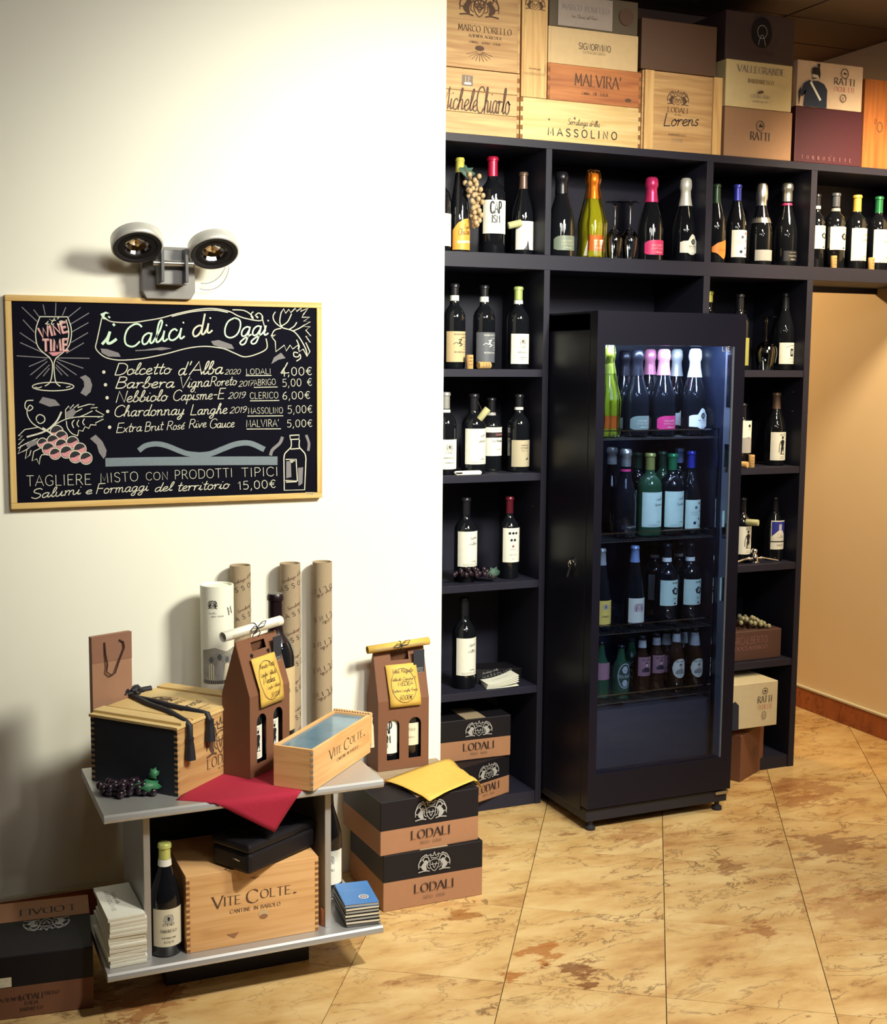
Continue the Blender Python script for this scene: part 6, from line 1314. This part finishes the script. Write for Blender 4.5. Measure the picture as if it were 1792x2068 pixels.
bottle('bottle with CAPISME label in the left window of the 40,00€ carrier', x, y, z, .300, .0345, 'bdx', ('red', .82), (.045, .145, 'white', 2.0), lambda k, w, h: (k.ctext('CAP', 0, h * .60, w * .44, h * .34, 'black', 'bold', 1.7), k.ctext('ISM', 0, h * .32, w * .34, h * .22, 'black', 'bold', 1.7), k.ctext('E E', 0, h * .18, w * .16, h * .09, 'black', 'bold')), rot=-.45, group='bottles inside the gift carriers')
x, y, z = inside(c2, .02, .114)
bottle('bottle with cream label in the right window of the 40,00€ carrier', x, y, z, .290, .0345, 'bdx', ('black', .82), (.062, .128, 'cream', 2.0), a_lines([('LA RUSTICA', 0, .66, .6, .12, 'brown', 'serif'), ('NEBBIOLO', .08, .34, .4, .06, 'brown', 'serif')]), rot=-.45, group='bottles inside the gift carriers')
r1a, r1b = onY(450, 1287, 2.875), onY(567, 1253, 2.965)
mid = (r1a + r1b) / 2; dv = r1b - r1a
scroll('white paper roll tied with black string on top of the 37,00€ carrier', mid, math.atan2(dv.y, dv.x), dv.length, .0125, M_PAPER, -math.asin(dv.z / dv.length) if dv.length else 0)
r2a, r2b = onY(742, 1313, 3.285), onY(866, 1294, 3.295)
mid = (r2a + r2b) / 2; dv = r2b - r2a
scroll('yellow paper roll tied with dark string on top of the 40,00€ carrier', mid, math.atan2(dv.y, dv.x), dv.length, .0115, M_YELP, -math.asin(dv.z / dv.length))
# card sheets under the carrier and the yellow sheet
t = thing('card_sheet', 'torn corrugated card piece under the 40,00€ carrier', 'cardboard', (1.21, 3.20, .3125))
MB().prism([(0, 0), (.262, .0), (.262, .003), (0, .003)], 0, .115).build('sheet', M_KRAFT, t); MB().box(.01, .25, .03, .12, .0032, .0145).build('folded_layer', M_KRAFTL, t)
ys = thing('yellow_sheet', 'square sheet of yellow parchment spread over the upper black carton', 'paper', (1.37, 3.10, .316))
q0 = [onZ(776, 1577, .322), onZ(868, 1627, .300), onZ(985, 1583, .300), onZ(905, 1533, .3305)]
def sheet(u, v):
    a = q0[0].lerp(q0[1], u); b_ = q0[3].lerp(q0[2], u); p = a.lerp(b_, v)
    z = .3195 + .010 * v * (1 - u) + .003 * (1 + math.sin(5 * u + 3 * v))
    ox = max(0, p.x - 1.492); oy = max(0, 3.052 - p.y)
    z -= 1.1 * ox + .30 * oy
    p.x -= .18 * ox; p.y += .05 * oy
    return Vector((p.x, p.y, max(z, .12))) - Vector(ys.location)
o = MB().grid(sheet, 12, 12).build('sheet', M_YELP, ys, smooth=True); so = o.modifiers.new('thick', 'SOLIDIFY'); so.thickness = .0007; so.offset = 1

# magnum with wax neck, and floor tubes
bottle('tall magnum with black wax-dipped neck behind the 37,00€ carrier', .889, 3.062 - .01, TZ + .0005, onY(550, 1198, 3.055).z - TZ - .001, .0485, 'bdx', ('purple', .70), (.06, .225, 'tan', 2.6), a_lines([('BAROLO', 0, .6, .4, .08, 'brown', 'serif')]), group='bottles around the display stand')
def tube_(label, px, top, Y, R, m, art, grp, rot=0, h0=0.0):
    p = onY(px, top, Y); t = thing('poster_tube', label, 'tube', (p.x, Y, h0), rot, grp); h = p.z - h0
    o = MB().lathe([(R * .93, h - .012), (R * .93, h), (R, h), (R, 0), (0, 0)], 28).build('tube_wall', m, t, smooth=True)
    MB().lathe([(R * .95, h - .006), (0, h - .006)], 24).build('end_cap', M_PAPER if m is M_PAPER else M_KRAFTL, t)
    k = Ink(cylmap(R, 0, 0, .0006)); k.curved = True; art(k, R, h); k.build(t)
    return t
def diag(flip):
    def f(k, R, h):
        n = 12
        for i in range(n):
            v = h - .085 - i * .074; u0 = -R * 2.1 + (i % 3) * R * .25 + (0.012 if i % 2 else 0)
            if not flip:
                k.text('MASSOLINO', (u0, v), (u0 + .155, v + .050), .0125, M_INK, 'sans', sp=8, wscale=1.15); k.text('Serralunga dAlba', (u0 + .025, v + .030), (u0 + .095, v + .060), .009, M_INKB, 'script')
            else:
                k.text('MASSOLINO', (u0 + .155, v + .050), (u0, v), .0125, M_INK, 'sans', sp=8, wscale=1.15); k.text('Serralunga dAlba', (u0 + .10, v + .02), (u0 + .03, v - .008), .009, M_INKB, 'script')
    return f
GT = 'kraft poster tubes against the white wall'
tube_('kraft poster tube behind the white tube, leftmost of the three kraft ones', 485, 1141, 3.318, .0285, M_KRAFTL, diag(False), GT)
tube_('middle kraft poster tube, directly right of the wax-necked magnum', 586, 1137, 3.318, .0285, M_KRAFTL, diag(False), GT)
tube_('rightmost kraft poster tube with upside-down lettering', 651, 1134, 3.318, .0275, M_KRAFTL, diag(True), GT)
def wtube(k, R, h):
    k.crest(-R * .50, h - .058, .024, .024, M_INK); k.text('Massolino', (-R * .78, h - .072), (-R * .30, h - .072), .006, M_INKG, 'script'); k.text('vigna rionda', (-R * .62, h - .080), (R * .15, h - .080), .006, M_INKG, 'script'); k.text('M', (R * .50, h - .078), (R * .82, h - .074), .022, M_INK, 'sans', 1.6)
    rn = random.Random(2)
    for i in range(7): k.stroke([(-R * .80, h - .094 - i * .009), (R * (.55 + .35 * rn.random()), h - .091 - i * .009)], .0018, 'lgrey' if i % 2 else 'tan', False)
    z1 = h - .163; z0 = h - .262
    k.poly([(-R * 1.25, z0), (R * 1.5, z0), (R * 1.5, z1 - .012), (R * .9, z1 - .004), (R * .3, z1 - .012), (-R * .4, z1), (-R * 1.25, z1 - .01)], mat('photo_grey', (0.30, 0.29, 0.26, 1), .6, var=.6, scale=30))
    k.poly([(-R * 1.2, z0 + .01), (R * 1.4, z0 + .008), (R * 1.4, z0), (-R * 1.2, z0)], 'black')
    for u, s_ in ((-.62, 1.0), (-.12, 1.12), (.36, 1.0), (.80, 1.05)):
        k.poly([(R * (u - .28), z0 + .010), (R * (u + .28), z0 + .010), (R * (u + .25), z0 + .046 * s_), (R * (u + .08), z0 + .056 * s_), (R * (u - .10), z0 + .056 * s_), (R * (u - .25), z0 + .045 * s_)], 'cream' if s_ < 1.1 else 'lgrey'); k.disc(R * u, z0 + .065 * s_, .007, 'grey', .009); k.stroke([(R * (u - .18), z0 + .073 * s_), (R * (u + .18), z0 + .073 * s_)], .0026, 'black', False)
tube_('wide white poster tube with a black and white photograph and capital M', 438, 1180, 3.262, .0445, M_PAPER, wtube, 'poster tubes against the white wall', rot=0)

# small VITE COLTE box with sliding window lid
a45 = math.radians(45)
t = thing('wooden_case', 'small pine VITE COLTE box with blue-tinted sliding window, overhanging the stand edge', 'crate', (.878, 2.711, TZ + .001), a45, 'wooden wine cases on and in the display stand')
L_, D_, Hh, th = .324, .105, .100, .007
M_PINES = wood('smooth_pine', 'dcae78', 'c8965e', knots=.15)
MB().box(th, L_ - th, 0, th, 0, Hh).build('side_panel', M_PINES, t, bevel=.0006); MB().box(th, L_ - th, D_ - th, D_, 0, Hh).build('side_panel', M_PINES, t, bevel=.0006)
for x in (0, L_ - th): MB().box(x, x + th, 0, D_, 0, Hh).build('end_panel', M_PINES, t, bevel=.0006)
MB().box(th, L_ - th, th, D_ - th, 0, .005).build('bottom_panel', M_PINES, t)
MB().box(th, L_ - th, th, D_ - th, Hh - .010, Hh - .006).build('window_lid', M_BLUEW, t)
MB().box(L_, L_ + .008, -.001, D_ + .001, -.0 + .02, Hh + .004).build('lid_pull', M_PINES, t, bevel=.001)
mb = MB()
for i in range(7): mb.box(-.0006, .003, -.0006, .006, i * .0143 + .002, i * .0143 + .009)
for i in range(14): mb.tube([(L_ - .004, D_ * i / 14, Hh + .001), (L_ - .001, D_ * (i + .6) / 14, Hh + .0045)], .0014, 5)
mb.build('edge_stitching', mat('stitch_cord', (0.45, 0.38, 0.28, 1), .8), t)['kind'] = 'stuff'
k = Ink(lambda u, v: Vector((u, -.0006, v)))
def vite(k, x0, z0, L, c, s=1.0):
    k.text('V', (x0, z0), (x0 + L * .12, z0), c * 1.35, M_INKB, 'serif'); k.text('ITE', (x0 + L * .13, z0 + c * .15), (x0 + L * .33, z0 + c * .15), c, M_INKB, 'serif'); k.text('C', (x0 + L * .39, z0), (x0 + L * .54, z0), c * 1.5, M_INKB, 'serif'); k.text('OLTE', (x0 + L * .56, z0 + c * .35), (x0 + L * .93, z0 + c * .35), c, M_INKB, 'serif'); k.text('®', (x0 + L * .95, z0 + c * .3), (x0 + L, z0 + c * .3), c * .5, M_INKB, 'thin')
    k.text('CANTINE IN BAROLO', (x0 + L * .20, z0 - c * .85), (x0 + L * .80, z0 - c * .85), c * .42, M_INKB, 'serif')
vite(k, .085, .050, .205, .018); k.build(t)
MB().lathe([(0, .045), (.004, .043), (.003, .03), (.006, .02), (.0085, -.035), (0, -.036)], 10).build('tassel', mat('cream_tassel', (0.55, 0.50, 0.36, 1), .8), t, smooth=True).location = (L_ + .014, .004, .045)
MB().tube([(L_ + .009, .0, Hh), (L_ + .013, .002, .095), (L_ + .014, .004, .085)], .0015, 5).build('tassel_cord', M_CREAM, t)

# red napkin hanging over the front edge
t = thing('napkin', 'crimson napkin whose corner hangs over the front of the stand', 'napkin', (.75, 2.73, TZ))
tip = (.788, -.094); e1 = Vector((.644 - tip[0], .094)).normalized(); e2 = Vector((.855 - tip[0], .094)).normalized()
e1 = Vector((.640 - tip[0], .094)).normalized()
def nap(u, v):
    q = Vector(tip) + e1 * (.26 * u) + e2 * (.26 * v); x, s_ = q.x, q.y
    if s_ >= .004: y, z = 2.73 + s_, TZ + .0008
    elif s_ > -.006: y, z = 2.7275 + .002 * (s_ + .006) / .01 * 1.2, TZ - .001 + .0012 * (s_ + .006) / .01
    else: y, z = 2.7265 - .006 * math.sin((x - .64) * 22) * min(1, -s_ * 12) - .003, TZ + s_ + .004
    return (x - .75, y - 2.73, z - TZ)
o = MB().grid(nap, 22, 22).build('cloth', M_RED, t, smooth=True); so = o.modifiers.new('thick', 'SOLIDIFY'); so.thickness = .0008; so.offset = 1

# dark grapes on the stand
gpz = TZ + .010
pp = [(onZ(208, 1590, gpz + .008), .012), (onZ(235, 1590, gpz + .010), .018), (onZ(262, 1588, gpz + .012), .018), (onZ(300, 1596, gpz), .010)]
gp = [Vector((p.x, p.y, max(p.z, gpz))) for p in bunch_pts(pp, 46, .0095, .022, 13)]
lo = onZ(272, 1592, TZ + .022)
grapes('bunch of dark artificial grapes with bright green leaf on the stand before the slate end', gp, .0095, M_DGR, leaf=[(lo, (.062, -.008, -.004), (.008, .018, .028), .012), (lo + Vector((.035, .005, .018)), (.024, -.004, .012), (-.008, .01, .028), .006)], leafm=mat('green_leaf', (0.03, 0.17, 0.075, 1), .5, var=.4, scale=80))

# lower shelf --------------------------------------------------------------
t = None
for i in range(13):
    w_, l_, h_ = .084, .185, .0085
    ORD = ('bottom', 'second', 'third', 'fourth', 'fifth', 'sixth', 'seventh', 'eighth', 'ninth', 'tenth', 'eleventh', 'twelfth')
    if i < 12: lab_ = 'plain white leaflet, %s from the base of the pile at the stand’s lower left' % ORD[i] if i else 'bottom white leaflet of the pile at the stand’s lower left'
    else: lab_ = 'topmost white leaflet lettered MASSOLINO on the pile at the stand’s lower left'
    jx = (rnd.random() - .5) * .005; o = thing('leaflet', lab_, 'leaflet', (.409 + jx, 2.757 + (rnd.random() - .5) * .004, LZ + .0005 + i * .0091), .02 + (rnd.random() - .5) * .05, 'white leaflets piled on the stand')
    if i == 0:
        mb = MB(); mb.box(0, w_, 0, l_, 0, h_ * .46); m1 = mb.build('lower_fold', M_CREAM, o, bevel=.0006).data; c_ = bpy.data.objects['lower_fold']
        m2 = MB().box(0, w_, 0, l_, h_ * .52, h_).build('upper_fold', M_PAPER, o, bevel=.0006).data
    else:
        for nm, mm in (('lower_fold', m1), ('upper_fold', m2)):
            q = bpy.data.objects.new(nm, mm); COL.objects.link(q); q.parent = o
    if i == 12:
        k = Ink(lambda u, v: Vector((.084 - v, .185 - u, .0088)) if False else Vector((v, .185 - u, .0088))); k.text('MASSOLINO', (.03, .018), (.145, .018), .0085, M_INK, 'sans', sp=4); k.text('Serralunga dAlba', (.04, .034), (.11, .034), .009, M_INKG, 'script'); k.build(o)
bottle('bottle with yellow-topped capsule and cream crest label on the lower stand shelf', .5455, 2.80, LZ + .0005, onY(332, 1702, 2.80).z - LZ, .0365, 'bgy', ('ffgreen', .86), (.026, .116, 'cream', 2.1), a_crest([('LODALI', .56, .34, .07), ('BARBARESCO', .38, .5, .08), ('DENOMINAZIONE', .22, .44, .04), ('ROCCHE DEI', .1, .3, .05)]), group='bottles around the display stand', band=('white', .80, .86))
t = thing('wooden_case', 'large pine VITE COLTE case on the lower shelf of the stand', 'crate', (.5865, 2.766, LZ + .0005), 0, 'wooden wine cases on and in the display stand')
L_, D_, Hh, th = .322, .235, .180, .009
for y in (0, D_ - th): MB().box(th, L_ - th, y, y + th, 0, Hh).build('side_panel', M_PINE2 if False else M_PINES, t, bevel=.0006)
for x in (0, L_ - th): MB().box(x, x + th, 0, D_, 0, Hh).build('end_panel', M_PINES, t, bevel=.0006)
MB().box(th, L_ - th, th, D_ - th, 0, .006).build('bottom_panel', M_PINES, t); MB().box(0, L_, 0, D_, Hh, Hh + .006).build('lid', M_PINES, t, bevel=.0008)
mb = MB()
for i in range(13):
    for x in (.0, L_ - th): mb.box(x + .0006, x + th - .0006, -.0008, .002, i * Hh / 13 + .002, i * Hh / 13 + .0085)
mb.build('finger_joint', M_ENDG, t)['kind'] = 'stuff'
k = Ink(lambda u, v: Vector((u, -.0007, v))); vite(k, .062, .098, .205, .021); k.disc(.185, .066, .012, M_INKB if False else 'tan', .009); k.poly([(.095, .030), (.125, .031), (.113, .018)], mat('knot_wood', (0.30, 0.14, 0.06, 1), .7)); k.poly([(.152, .160), (.176, .160), (.164, .155)], mat('knot_wood', 0)); k.disc(.185, .060, .010, mat('knot_wood', 0), .006); k.build(t)
t = thing('gift_case', 'black gift case with upside-down MASSOLINO lettering lying askew on the VITE COLTE case', 'box', (.722, 2.713, LZ + .1875), math.radians(30), None)
MB().box(0, .232, 0, .122, 0, .052).build('case_body', M_CHAR, t, bevel=.010)
MB().box(-.0015, .2335, -.0015, .1235, .050, .074).build('case_lid', M_CHAR, t, bevel=.009)
k = Ink(lambda u, v: Vector((.20 - u, .10 - v, .0746))); k.text('MASSOLINO', (.0, .030), (.155, .030), .012, 'lgrey', 'sans', sp=3, wscale=.6); k.text('Serralunga dAlba', (.02, .050), (.12, .050), .010, 'grey', 'script'); k.build(t)
MB().tube([(.0, .03, .03), (-.008, .034, .036), (-.009, .044, .036), (.0, .048, .03)], .0022, 6).build('clasp', M_CHROME, t)
p_ = onZ(656, 1868, LZ); cork('dark wine-stained cork standing on the stand between case and side panel', p_.x, p_.y, LZ + .0225, .0105, .045, m=M_CORKD, group='corks standing on the display stand')
for i in range(7):
    o = thing('booklet', ('topmost blue booklet with a small round crest at the stand’s lower right' if i == 6 else ('dark-covered booklet, %s from the base of the pile under the blue one' % ORD[i] if i else 'bottom dark-covered booklet of the pile under the blue one')), 'booklet', (.974 + (rnd.random() - .5) * .004, 2.752 + (rnd.random() - .5) * .004, LZ + .0005 + i * .0083), -.10 + (rnd.random() - .5) * .06, 'booklets piled on the stand')
    MB().box(.001, .084, .001, .129, .0009, .0070).build('pages', M_CREAM if i % 2 else mat('grey_pages', (0.35, 0.34, 0.31, 1), .7), o)
    for z0 in (0, .0070): MB().box(0, .085, 0, .130, z0, z0 + .0008).build('cover', mat('blue_cover', (0.05, 0.19, 0.50, 1), .3) if i == 6 else M_CHAR, o)
    if i == 6:
        k = Ink(lambda u, v: Vector((u, v, .0082))); k.text('BAROLO', (.02, .078), (.07, .080), .005, 'bluel', 'sans'); k.ring(.055, .038, .011, .003, 'cream'); k.disc(.055, .038, .006, 'skin'); k.disc(.055, .038, .003, 'dorange'); k.text('cantine', (.012, .115), (.035, .117), .006, 'bluel', 'script'); k.build(o)
bottle('dark bottle with white label tucked behind the booklets, right of the stand’s side panel', 1.000, 2.965, LZ + .0005, .300, .0365, 'bgy', ('black', .80), (.035, .125, 'white', 2.2), a_crest([('LODALI', .4, .3, .07)]), rot=-.2, group='bottles around the display stand')
